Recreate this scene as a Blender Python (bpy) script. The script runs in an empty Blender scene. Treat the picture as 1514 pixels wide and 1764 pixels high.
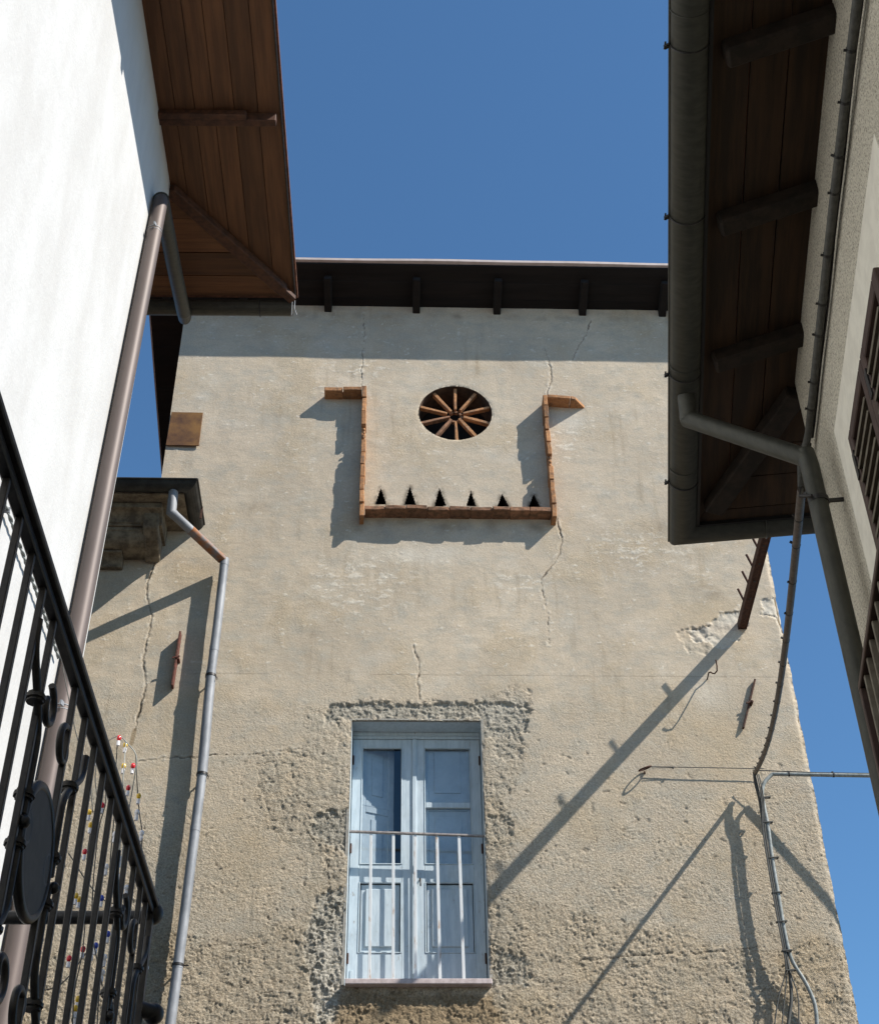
import bpy, bmesh, math, random
import numpy as np
from mathutils import Vector, Matrix
random.seed(7)
R_ = math.radians
scn = bpy.context.scene
COL = scn.collection

# ------------------------------------------------------------------ camera
TH, FPX, GA = R_(39.0), 2496.0, R_(-.874)
EYE = 1.6
cam = bpy.data.cameras.new('camera'); camo = bpy.data.objects.new('camera', cam); COL.objects.link(camo)
cam.sensor_fit = 'HORIZONTAL'; cam.sensor_width = 36; cam.lens = FPX/1514*36
cam.clip_start = .05; cam.clip_end = 3000
camo.matrix_world = Matrix.Translation((0, 0, EYE)) @ Matrix.Rotation(math.pi/2+TH, 4, 'X') @ Matrix.Rotation(GA, 4, 'Z')
scn.camera = camo
# ------------------------------------------------------------------ world + sun
yaw = R_(2.3)
rt = Vector((math.cos(yaw), math.sin(yaw), 0)); fw = Vector((-math.sin(yaw), math.cos(yaw), 0))
SUN = (-rt*1.92 + fw*1.0 + Vector((0, 0, -2.15))).normalized()
elev = math.asin(-SUN.z); az = math.atan2(-SUN.x, -SUN.y)
w = bpy.data.worlds.new('World'); scn.world = w; w.use_nodes = True
nt = w.node_tree; sky = nt.nodes.new('ShaderNodeTexSky'); sky.sky_type = 'NISHITA'; sky.sun_disc = False
sky.sun_elevation = elev; sky.sun_rotation = az; sky.altitude = 300; sky.air_density = 1.1; sky.dust_density = 0; sky.ozone_density = 9.5
bg = nt.nodes['Background']; tint = nt.nodes.new('ShaderNodeMixRGB'); tint.blend_type = 'MULTIPLY'; tint.inputs[0].default_value = 1; tint.inputs[2].default_value = (.98, 1.09, 1.0, 1)
nt.links.new(sky.outputs[0], tint.inputs[1]); nt.links.new(tint.outputs[0], bg.inputs[0]); bg.inputs[1].default_value = .092
sl = bpy.data.lights.new('sun', 'SUN'); sl.energy = 4.6; sl.angle = R_(.53); sl.color = (1, .945, .865)
so = bpy.data.objects.new('sun', sl); COL.objects.link(so); so.rotation_euler = SUN.to_track_quat('-Z', 'Y').to_euler(); so.location = (6, -6, 20)
scn.view_settings.view_transform = 'Standard'; scn.view_settings.look = 'None'; scn.view_settings.exposure = .80
scn.cycles.max_bounces = 8

# ------------------------------------------------------------------ pixel rays (photo pixels) -> points on real planes
def ray(x, y):
    cx, cy, cz = x-757., -(y-882.), -FPX
    cg, sg = math.cos(GA), math.sin(GA)
    cx, cy = cg*cx-sg*cy, sg*cx+cg*cy
    a = math.pi/2+TH; ca, sa = math.cos(a), math.sin(a)
    return Vector((cx, ca*cy-sa*cz, sa*cy+ca*cz))/FPX
class Frame:
    def __init__(s, yawdeg):
        y = R_(yawdeg); s.r = Vector((math.cos(y), math.sin(y), 0)); s.f = Vector((-math.sin(y), math.cos(y), 0)); s.yaw = y
    def P(s, X, f, z): return s.r*X + s.f*f + Vector((0, 0, z+EYE))
    def lat(s, x, y, X):
        r = ray(x, y); p = r*(X/r.dot(s.r)); return p.dot(s.f), p.z
    def onz(s, x, y, Z):
        r = ray(x, y); p = r*(Z/r.z); return p.dot(s.r), p.dot(s.f)
class Wall(Frame):      # P(u, d, z): d metres out of the wall towards the viewer
    D = 11.5
    def P(s, u, d, z): return s.r*u + s.f*(s.D-d) + Vector((0, 0, z+EYE))
    def hit(s, x, y, d=0):
        r = ray(x, y); p = r*((s.D-d)/r.dot(s.f)); return p.dot(s.r), p.z
T = Wall(2.3); L = Frame(1.7); RR = Frame(-6.4)
def th(x, y, d=0): return T.hit(x, y, d)

# ------------------------------------------------------------------ object helpers
def thing(name, label, cat, loc, group=None, kind=None):
    o = bpy.data.objects.new(name, None); COL.objects.link(o); o.location = loc
    o.empty_display_size = .2
    o['label'] = label; o['category'] = cat
    if group: o['group'] = group
    if kind: o['kind'] = kind
    return o
def wloc(o):
    v = Vector((0, 0, 0))
    while o: v += o.location; o = o.parent
    return v
def tag(o, label, cat, group=None):
    o['label'] = label; o['category'] = cat
    if group: o['group'] = group
    return o
class MB:
    def __init__(s): s.v = []; s.f = []; s.sm = []
    def add(s, vs, fs, smooth=False):
        n = len(s.v); s.v += [Vector(v) for v in vs]; s.f += [tuple(i+n for i in f) for f in fs]; s.sm += [smooth]*len(fs); return s
    def box(s, F, a0, a1, b0, b1, c0, c1):
        P = F.P
        vs = [P(a, b, c) for c in (c0, c1) for b in (b0, b1) for a in (a0, a1)]
        return s.add(vs, [(0, 2, 3, 1), (4, 5, 7, 6), (0, 1, 5, 4), (2, 6, 7, 3), (0, 4, 6, 2), (1, 3, 7, 5)])
    def beam(s, p0, p1, wd, ht, up=Vector((0, 0, 1)), wd1=None, ht1=None):
        p0, p1 = Vector(p0), Vector(p1); d = (p1-p0).normalized(); x = d.cross(up)
        if x.length < 1e-4: x = Vector((1, 0, 0))
        x.normalize(); y = x.cross(d).normalized(); wd1 = wd1 or wd; ht1 = ht1 or ht
        vs = []
        for p, ww, hh in ((p0, wd, ht), (p1, wd1, ht1)):
            for sx, sy in ((-1, -1), (1, -1), (1, 1), (-1, 1)): vs.append(p+x*sx*ww/2+y*sy*hh/2)
        return s.add(vs, [(0, 1, 2, 3), (7, 6, 5, 4), (0, 4, 5, 1), (1, 5, 6, 2), (2, 6, 7, 3), (3, 7, 4, 0)])
    def tube(s, pts, r, n=12, cap=True):
        pts = [Vector(p) for p in pts]; m = len(pts); rs = r if isinstance(r, (list, tuple)) else [r]*m
        ref = None; rings = []
        for i in range(m):
            if i == 0: d = pts[1]-pts[0]
            elif i == m-1: d = pts[-1]-pts[-2]
            else: d = (pts[i]-pts[i-1]).normalized()+(pts[i+1]-pts[i]).normalized()
            if d.length < 1e-9: d = Vector((0, 0, 1))
            d.normalize()
            if ref is None:
                ref = d.orthogonal().normalized()
            ref = (ref-d*ref.dot(d)).normalized(); y = d.cross(ref)
            k = 1.0
            if 0 < i < m-1:
                c = (pts[i]-pts[i-1]).normalized().dot((pts[i+1]-pts[i]).normalized()); k = 1/math.sqrt(max(.3, (1+c)/2))
                bd = ((pts[i+1]-pts[i]).normalized()-(pts[i]-pts[i-1]).normalized())
            ring = []
            for j in range(n):
                a = 2*math.pi*j/n; v = ref*math.cos(a)*rs[i]+y*math.sin(a)*rs[i]
                if 0 < i < m-1 and bd.length > 1e-5:
                    b = bd.normalized(); v = v + b*v.dot(b)*(k-1)
                ring.append(pts[i]+v)
            rings.append(ring)
        vs = [v for ring in rings for v in ring]; fs = []
        for i in range(m-1):
            for j in range(n):
                k2 = (j+1) % n; fs.append((i*n+j, i*n+k2, (i+1)*n+k2, (i+1)*n+j))
        s.add(vs, fs, True)
        if cap:
            s.add(rings[0], [tuple(range(n))[::-1]]); s.add(rings[-1], [tuple(range(n))])
        return s
    def pipe(s, pts, r, t=.004, n=16):       # open tube with a rim
        return s.tube(pts, r, n)
    def ball(s, c, r, n=10, sc=(1, 1, 1)):
        c = Vector(c); vs = []; fs = []; m = n//2+1
        for i in range(m+1):
            a = math.pi*i/m
            for j in range(n):
                b = 2*math.pi*j/n; vs.append(c+Vector((r*sc[0]*math.sin(a)*math.cos(b), r*sc[1]*math.sin(a)*math.sin(b), r*sc[2]*math.cos(a))))
        for i in range(m):
            for j in range(n):
                k = (j+1) % n; fs.append((i*n+j, (i+1)*n+j, (i+1)*n+k, i*n+k))
        return s.add(vs, fs, True)
    def prism(s, poly, vec):
        n = len(poly); vec = Vector(vec); vs = [Vector(p) for p in poly]+[Vector(p)+vec for p in poly]
        fs = [tuple(range(n))[::-1], tuple(range(n, 2*n))]+[(i, (i+1) % n, (i+1) % n+n, i+n) for i in range(n)]
        return s.add(vs, fs)
    def build(s, name, mat, parent=None, bevel=0, loc=None, seg=1):
        o0 = wloc(parent) if parent else (Vector(loc) if loc else Vector((0, 0, 0)))
        me = bpy.data.meshes.new(name); me.from_pydata([tuple(v-o0) for v in s.v], [], s.f)
        me.polygons.foreach_set('use_smooth', s.sm)
        bm = bmesh.new(); bm.from_mesh(me); bmesh.ops.recalc_face_normals(bm, faces=bm.faces); bm.to_mesh(me); bm.free()
        me.materials.append(mat); o = bpy.data.objects.new(name, me); COL.objects.link(o)
        if parent: o.parent = parent
        elif loc: o.location = loc
        if bevel:
            b = o.modifiers.new('bevel', 'BEVEL'); b.width = bevel; b.segments = seg; b.limit_method = 'ANGLE'; b.angle_limit = R_(40)
        return o

# ------------------------------------------------------------------ materials
def mat(name, col, rough=.8, metal=0, spec=.3):
    m = bpy.data.materials.new(name); m.use_nodes = True; b = m.node_tree.nodes['Principled BSDF']
    b.inputs['Base Color'].default_value = (*col, 1); b.inputs['Roughness'].default_value = rough; b.inputs['Metallic'].default_value = metal
    b.inputs['Specular IOR Level'].default_value = spec
    return m
class N:
    def __init__(s, m): s.m = m; s.t = m.node_tree; s.b = s.t.nodes['Principled BSDF']; s.co = s.t.nodes.new('ShaderNodeTexCoord')
    def n(s, ty, **k):
        x = s.t.nodes.new('ShaderNode'+ty)
        for a, v in k.items(): setattr(x, a, v)
        return x
    def l(s, a, b): s.t.links.new(a, b)
    def noise(s, scale, detail=6, rough=.6, vec=(1, 1, 1), dist=0, yawd=0):
        mp = s.n('Mapping'); mp.inputs['Scale'].default_value = vec; mp.inputs['Rotation'].default_value = (0, 0, -R_(yawd)); s.l(s.co.outputs['Object'], mp.inputs[0])
        # rotate first, then scale
        if yawd:
            mp.inputs['Scale'].default_value = (1, 1, 1); m2 = s.n('Mapping'); m2.inputs['Scale'].default_value = vec; s.l(mp.outputs[0], m2.inputs[0]); mp = m2
        x = s.n('TexNoise'); x.inputs['Scale'].default_value = scale; x.inputs['Detail'].default_value = detail; x.inputs['Roughness'].default_value = rough
        x.inputs['Distortion'].default_value = dist; s.l(mp.outputs[0], x.inputs['Vector']); return x.outputs['Fac']
    def ramp(s, fac, stops):
        r = s.n('ValToRGB'); e = r.color_ramp.elements
        while len(e) < len(stops): e.new(.5)
        for i, (p, c) in enumerate(stops):
            e[i].position = p; e[i].color = (*c, 1) if len(c) == 3 else c
        s.l(fac, r.inputs[0]); return r.outputs[0]
    def mix(s, fac, a, b, mode='MIX'):
        x = s.n('MixRGB', blend_type=mode)
        for i, v in ((0, fac), (1, a), (2, b)):
            if isinstance(v, (int, float)): x.inputs[i].default_value = v
            elif isinstance(v, tuple): x.inputs[i].default_value = (*v, 1)
            else: s.l(v, x.inputs[i])
        return x.outputs[0]
    def math(s, op, a, b=None):
        x = s.n('Math', operation=op)
        for i, v in ((0, a), (1, b)):
            if v is None: continue
            if isinstance(v, (int, float)): x.inputs[i].default_value = v
            else: s.l(v, x.inputs[i])
        return x.outputs[0]
    def bump(s, h, strength=.3, dist=.01):
        x = s.n('Bump'); x.inputs['Strength'].default_value = strength; x.inputs['Distance'].default_value = dist; s.l(h, x.inputs['Height'])
        if s.b.inputs['Normal'].is_linked: s.l(s.b.inputs['Normal'].links[0].from_socket, x.inputs['Normal'])
        s.l(x.outputs[0], s.b.inputs['Normal'])
    def col(s, c): s.l(c, s.b.inputs['Base Color'])
    def rgh(s, f, lo, hi):
        x = s.n('MapRange'); x.inputs['To Min'].default_value = lo; x.inputs['To Max'].default_value = hi; s.l(f, x.inputs[0]); s.l(x.outputs[0], s.b.inputs['Roughness'])

def m_tower():
    m = mat('tower_plaster', (.46, .39, .29), .95, 0, .1); q = N(m)
    at = q.n('Attribute', attribute_name='maskA'); sp = q.n('SeparateColor'); q.l(at.outputs['Color'], sp.inputs[0])
    at2 = q.n('Attribute', attribute_name='maskB'); sp2 = q.n('SeparateColor'); q.l(at2.outputs['Color'], sp2.inputs[0])
    big = q.noise(.9, 4, .6); mid = q.noise(5, 6, .65, (1, 1, 1.6)); fine = q.noise(60, 4, .7)
    c = q.mix(q.ramp(big, [(.35, (0, 0, 0)), (.65, (1, 1, 1))]), (.42, .356, .272), (.515, .436, .332))
    c = q.mix(q.ramp(mid, [(.3, (1, 1, 1)), (.55, (0, 0, 0))]), c, (.39, .355, .29))
    c = q.mix(q.math('MULTIPLY', sp2.outputs[0], .6), c, (.43, .33, .205))       # ochre stains
    c = q.mix(q.math('MULTIPLY', q.ramp(q.noise(14, 5, .75), [(.45, (0, 0, 0)), (.7, (1, 1, 1))]), q.math('MULTIPLY', sp2.outputs[1], .55)), c, (.34, .31, .25))
    c = q.mix(sp.outputs[0], c, q.mix(mid, (.38, .355, .30), (.28, .262, .22)))             # grey render
    c = q.mix(at.outputs['Alpha'], c, q.mix(mid, (.24, .17, .105), (.36, .29, .19)))         # brown masonry
    c = q.mix(q.math('MULTIPLY', sp2.outputs[2], .7), c, (.58, .55, .48))                    # lime
    c = q.mix(sp.outputs[2], c, (.66, .62, .53))                    # white flakes
    c = q.mix(q.ramp(fine, [(.3, (.78, .78, .78)), (.7, (1.12, 1.12, 1.12))]), c, q.ramp(fine, [(.3, (.82, .82, .80)), (.7, (1.1, 1.1, 1.12))]), 'MULTIPLY') if False else c
    c = q.mix(q.math('ADD', .25, q.math('MULTIPLY', sp2.outputs[1], .5)), c, q.mix(1.0, c, q.ramp(fine, [(.3, (.5, .47, .43)), (.7, (1.4, 1.4, 1.38))]), 'MULTIPLY'))
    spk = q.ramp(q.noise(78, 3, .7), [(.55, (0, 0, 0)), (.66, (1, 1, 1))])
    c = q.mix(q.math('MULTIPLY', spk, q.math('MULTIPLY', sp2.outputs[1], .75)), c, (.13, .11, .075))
    c = q.mix(sp.outputs[1], c, (.07, .055, .04))                   # recess shade painted into cracks and pits; also joints, grime, streaks
    q.col(c)
    h = q.math('MULTIPLY', fine, q.math('ADD', q.math('MULTIPLY', sp2.outputs[1], 1.0), .22))
    q.bump(h, 1.0, .014); q.bump(q.math('MULTIPLY', q.noise(140, 3, .7), q.math('ADD', sp2.outputs[1], .15)), .7, .005)
    return m
def m_white():
    m = mat('white_plaster', (.8, .8, .77), .9, 0, .15); q = N(m)
    a = q.noise(2.2, 6, .65, (1, 1, .35)); f = q.noise(45, 5, .7)
    c = q.mix(q.ramp(a, [(.38, (1, 1, 1)), (.62, (0, 0, 0))]), (.54, .54, .53), (.485, .48, .465)); q.col(c); q.bump(f, .5, .005); q.bump(q.noise(5, 4), .25, .02)
    return m
def m_pebble():
    m = mat('pebble_dash', (.4, .37, .3), .95, 0, .1); q = N(m)
    v = q.n('TexVoronoi'); v.inputs['Scale'].default_value = 130; q.l(q.co.outputs['Object'], v.inputs['Vector'])
    f = q.noise(110, 4, .75)
    c = q.mix(q.ramp(f, [(.36, (1, 1, 1)), (.52, (0, 0, 0))]), (.68, .64, .53), (.17, .15, .12))
    c = q.mix(q.math('MULTIPLY', q.noise(3, 4), .3), c, (.4, .36, .29)); q.col(c)
    q.bump(v.outputs['Distance'], .7, .006); q.bump(f, .6, .006)
    return m
def m_simple_noise(name, c1, c2, scale=20, rough=.8, metal=0, spec=.3, vec=(1, 1, 1), bump=.2, bd=.003, detail=6, lo=.4, hi=.6, island=0, yawd=0):
    m = mat(name, c1, rough, metal, spec); q = N(m)
    f = q.noise(scale, detail, .65, vec, yawd=yawd)
    c = q.mix(q.ramp(f, [(lo, (0, 0, 0)), (hi, (1, 1, 1))]), c1, c2)
    if island:
        g = q.n('NewGeometry'); c = q.mix(island, c, q.mix(1.0, c, q.ramp(g.outputs['Random Per Island'], [(0, (.45, .45, .45)), (1, (1.7, 1.6, 1.5))]), 'MULTIPLY'))
    q.col(c); q.bump(f, bump, bd); return m
M_T = m_tower(); M_W = m_white(); M_PB = m_pebble()
M_smooth = m_simple_noise('smooth_render', (.76, .73, .63), (.68, .65, .56), 12, .9, bump=.1)
M_woodL = m_simple_noise('soffit_planks_brown', (.115, .054, .024), (.075, .036, .017), 20, .7, vec=(1, .06, 1), island=.38, yawd=1.7, bump=.3)
M_woodLx = m_simple_noise('soffit_planks_across', (.125, .058, .026), (.08, .038, .018), 22, .7, vec=(.06, 1, 1), island=.7, yawd=1.7, bump=.3)
M_beamL = m_simple_noise('brown_beam', (.085, .036, .018), (.045, .02, .011), 18, .7, bump=.3)
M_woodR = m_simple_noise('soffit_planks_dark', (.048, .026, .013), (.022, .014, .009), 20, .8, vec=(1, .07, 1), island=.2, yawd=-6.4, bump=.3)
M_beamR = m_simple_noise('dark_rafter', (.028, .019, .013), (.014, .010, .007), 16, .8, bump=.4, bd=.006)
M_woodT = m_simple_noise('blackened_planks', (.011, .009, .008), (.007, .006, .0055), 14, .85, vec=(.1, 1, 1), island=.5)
M_gut = m_simple_noise('grey_green_sheet_metal', (.066, .066, .055), (.050, .051, .043), 14, .5, .4, vec=(1, 3, 1), bump=.06)
M_gutdark = m_simple_noise('dark_sheet_metal', (.05, .05, .046), (.03, .03, .028), 9, .5, .3, bump=.05)
M_brown = m_simple_noise('brown_coated_metal', (.125, .098, .088), (.10, .08, .073), 4, .55, .2, .3, vec=(1, 1, .2), bump=.03)
M_zinc = m_simple_noise('zinc_pipe', (.265, .275, .29), (.18, .19, .205), 9, .6, .15, .4, vec=(1, 1, .4), bump=.06)
M_rust = m_simple_noise('rusty_zinc', (.20, .19, .19), (.30, .125, .05), 9, .75, .1, bump=.3, lo=.40, hi=.60)
M_rustplate = m_simple_noise('rust_plate', (.075, .035, .02), (.21, .105, .032), 3.2, .75, .1, bump=.15, lo=.38, hi=.62)
M_iron = m_simple_noise('black_iron', (.016, .015, .015), (.032, .030, .028), 30, .45, .3, .5, bump=.2)
M_disc = m_simple_noise('grey_iron_sheet', (.05, .048, .046), (.035, .034, .033), 30, .6, .2, .4, bump=.1)
M_ironrust = m_simple_noise('rusty_iron', (.085, .038, .024), (.04, .02, .015), 25, .8, .1, bump=.3)
M_redrust = m_simple_noise('red_rusty_iron', (.15, .05, .035), (.08, .035, .025), 30, .8, 0, bump=.3)
M_blue = m_simple_noise('pale_blue_paint', (.42, .51, .565), (.35, .44, .50), 16, .6, 0, .3, vec=(2, 2, .3), bump=.15)
def m_door():
    m = mat('weathered_blue_paint', (.42, .51, .565), .6, 0, .3); q = N(m)
    a = q.noise(16, 6, .65, (2, 2, .3)); bn = q.noise(5, 8, .75, (1, 1, .45)); cn = q.noise(38, 5, .7, (1, 1, .3))
    c = q.mix(q.ramp(a, [(.4, (0, 0, 0)), (.6, (1, 1, 1))]), (.49, .565, .605), (.41, .485, .53))
    c = q.mix(q.ramp(bn, [(.52, (0, 0, 0)), (.75, (.6, .6, .6))]), c, (.30, .34, .34))
    c = q.mix(q.ramp(cn, [(.64, (0, 0, 0)), (.70, (.8, .8, .8))]), c, (.25, .21, .17)); q.col(c); q.bump(a, .2, .003); q.bump(cn, .2, .003); return m
M_blue = m_door()
M_bluein = m_simple_noise('inner_blue_paint', (.46, .52, .555), (.40, .455, .49), 12, .6, 0, .3, bump=.1)
M_railw = m_simple_noise('worn_grey_paint', (.58, .60, .60), (.34, .21, .12), 26, .6, .1, vec=(1, 1, .25), bump=.2, lo=.56, hi=.70)
M_sill = m_simple_noise('marble_sill', (.52, .44, .42), (.40, .33, .31), 22, .6, bump=.08)
def m_brick():
    m = mat('terracotta', (.4, .2, .09), .92, 0, .15); q = N(m); f = q.noise(30, 6, .7); g2 = q.noise(9, 5, .7); g = q.n('NewGeometry')
    c = q.mix(q.ramp(f, [(.4, (0, 0, 0)), (.6, (1, 1, 1))]), (.40, .205, .095), (.29, .145, .07))
    c = q.mix(.45, c, q.mix(1.0, c, q.ramp(g.outputs['Random Per Island'], [(0, (.5, .5, .52)), (.5, (1.05, 1, .95)), (1, (1.5, 1.5, 1.5))]), 'MULTIPLY'))
    c = q.mix(q.ramp(g2, [(.50, (0, 0, 0)), (.66, (.75, .75, .75))]), c, (.13, .095, .07)); c = q.mix(q.ramp(g2, [(.30, (.7, .7, .7)), (.40, (0, 0, 0))]), c, (.48, .40, .30))
    q.col(c); q.bump(f, .7, .006); q.bump(g2, .5, .01); return m
M_brick = m_brick()
M_brickd = m_simple_noise('dark_terracotta', (.27, .14, .08), (.13, .075, .045), 18, .9, island=.4, bump=.5, bd=.004)  # darker terracotta for the ledge, hub and two spokes
M_nich = m_simple_noise('darkened_niche', (.10, .065, .045), (.05, .035, .028), 12, .95, bump=.3)  # niche lining coloured dark to deepen the shade between the spokes
M_rev = m_simple_noise('grey_reveal_plaster', (.34, .32, .28), (.24, .23, .2), 22, .95, bump=.5, bd=.006)
M_unlit = mat('unlit_black', (.012, .010, .009), 1)  # near-black colour stands in for the unlit depth of the openings
M_cable = m_simple_noise('grey_cable', (.09, .09, .08), (.06, .06, .055), 40, .6, bump=.1)
M_cabl2 = m_simple_noise('pale_grey_cable', (.30, .32, .31), (.2, .215, .2), 30, .5, bump=.05)
M_cabbr = m_simple_noise('brown_cable', (.11, .09, .078), (.07, .058, .05), 40, .6, bump=.1)
M_black = mat('black_plastic', (.015, .015, .015), .5)
M_shut = m_simple_noise('brown_painted_wood', (.07, .042, .033), (.05, .03, .024), 16, .6, bump=.1)
M_slat = m_simple_noise('faded_slats', (.20, .18, .14), (.14, .12, .09), 14, .7, bump=.15)
M_mold = m_simple_noise('weathered_moulding', (.24, .20, .14), (.11, .09, .065), 10, .95, bump=.4, bd=.006)
M_tile = m_simple_noise('roof_tiles', (.20, .09, .055), (.10, .05, .035), 16, .9, island=.6, bump=.4)
M_pink = m_simple_noise('fascia_metal', (.50, .43, .40), (.42, .36, .33), 6, .6, .1, bump=.05)
M_conc = m_simple_noise('concrete_slab', (.32, .30, .27), (.22, .21, .19), 8, .9, bump=.3)
M_pav = m_simple_noise('stone_paving', (.13, .12, .11), (.09, .085, .08), 3, .9, bump=.4, bd=.02)
M_glass = bpy.data.materials.new('window_glass'); M_glass.use_nodes = True
_t = M_glass.node_tree; _t.nodes.remove(_t.nodes['Principled BSDF'])
_g = _t.nodes.new('ShaderNodeBsdfGlossy'); _g.inputs['Roughness'].default_value = .02
_tr = _t.nodes.new('ShaderNodeBsdfTransparent'); _tr.inputs[0].default_value = (.93, .95, .96, 1)
_lw = _t.nodes.new('ShaderNodeLayerWeight'); _pw = _t.nodes.new('ShaderNodeMath'); _pw.operation = 'POWER'; _pw.inputs[1].default_value = 4.5; _t.links.new(_lw.outputs['Facing'], _pw.inputs[0]); _fr = _t.nodes.new('ShaderNodeMath'); _fr.operation = 'MULTIPLY_ADD'; _fr.inputs[1].default_value = .85; _fr.inputs[2].default_value = .05; _t.links.new(_pw.outputs[0], _fr.inputs[0]); _mx = _t.nodes.new('ShaderNodeMixShader')
_t.links.new(_fr.outputs[0], _mx.inputs[0]); _t.links.new(_tr.outputs[0], _mx.inputs[1]); _t.links.new(_g.outputs[0], _mx.inputs[2])
_t.links.new(_mx.outputs[0], _t.nodes['Material Output'].inputs[0])
def bulbmat(n, c): return mat(n, c, .15, 0, .6)
BUL = dict(red=bulbmat('red_bulb', (.6, .02, .03)), yellow=bulbmat('yellow_bulb', (.7, .45, .03)), white=bulbmat('clear_bulb', (.75, .75, .78)), blue=bulbmat('blue_bulb', (.03, .06, .4)))

# ------------------------------------------------------------------ ground
bmg = MB(); S = 600
bmg.add([(-S, -S, 0), (S, -S, 0), (S, S, 0), (-S, S, 0)], [(0, 1, 2, 3)])
g = bmg.build('ground', M_pav); g['kind'] = 'structure'

# ------------------------------------------------------------------ numpy noise
def perlin(x, y, seed):
    rng = np.random.RandomState(seed); p = rng.permutation(256); p = np.concatenate([p, p]); ang = rng.rand(256)*2*np.pi; gx, gy = np.cos(ang), np.sin(ang)
    xi = np.floor(x).astype(int); yi = np.floor(y).astype(int); xf = x-xi; yf = y-yi; u = xf*xf*xf*(xf*(xf*6-15)+10); v = yf*yf*yf*(yf*(yf*6-15)+10)
    def gr(a, b, fx, fy):
        h = p[p[a & 255]+(b & 255)]; return gx[h]*fx+gy[h]*fy
    n00 = gr(xi, yi, xf, yf); n10 = gr(xi+1, yi, xf-1, yf); n01 = gr(xi, yi+1, xf, yf-1); n11 = gr(xi+1, yi+1, xf-1, yf-1)
    return (n00*(1-u)+n10*u)*(1-v)+(n01*(1-u)+n11*u)*v
def fbm(x, y, f, o, seed, gain=.5):
    r = 0; a = 1; t = 0
    for i in range(o): r = r+a*perlin(x*f+i*7.3, y*f+i*3.1, seed+i); t += a; a *= gain; f *= 2.03
    return r/t*1.6
def sst(a, b, x): t = np.clip((x-a)/(b-a), 0, 1); return t*t*(3-2*t)
def segdist(U, Z, pts):
    d = np.full(U.shape, 9.)
    for (a, b), (c, e) in zip(pts[:-1], pts[1:]):
        dx, dz = c-a, e-b; t = np.clip(((U-a)*dx+(Z-b)*dz)/(dx*dx+dz*dz+1e-12), 0, 1); d = np.minimum(d, np.hypot(U-a-t*dx, Z-b-t*dz))
    return d
def polysd(U, Z, pts):    # signed distance, negative inside
    d = segdist(U, Z, pts+[pts[0]]); ins = np.zeros(U.shape, bool); n = len(pts)
    for i in range(n):
        x1, y1 = pts[i]; x2, y2 = pts[(i+1) % n]
        if y1 == y2: continue
        c = ((y1 > Z) != (y2 > Z)) & (U < (x2-x1)*(Z-y1)/(y2-y1)+x1); ins ^= c
    return np.where(ins, -d, d)
def px(pts, d=0): return [th(x, y, d) for x, y in pts]

# openings in the tower wall
WU0, WU1, WZ0, WZ1 = -.371, .822, 4.40, 6.87
CC = (.650, 10.710); CR = .398
TRI = [[(x0, y0), (x1, y0), (xt, yt)] for x0, x1, y0, xt, yt in ((646, 666, 869, 656, 840), (696, 717, 870, 706, 838), (748, 769, 872, 757, 840), (803, 820, 872, 811, 845), (856, 877, 873, 865, 850), (910, 931, 874, 919, 851))]
TRI = [px(t) for t in TRI]
UT0, UT1 = -2.41, 3.77

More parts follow.
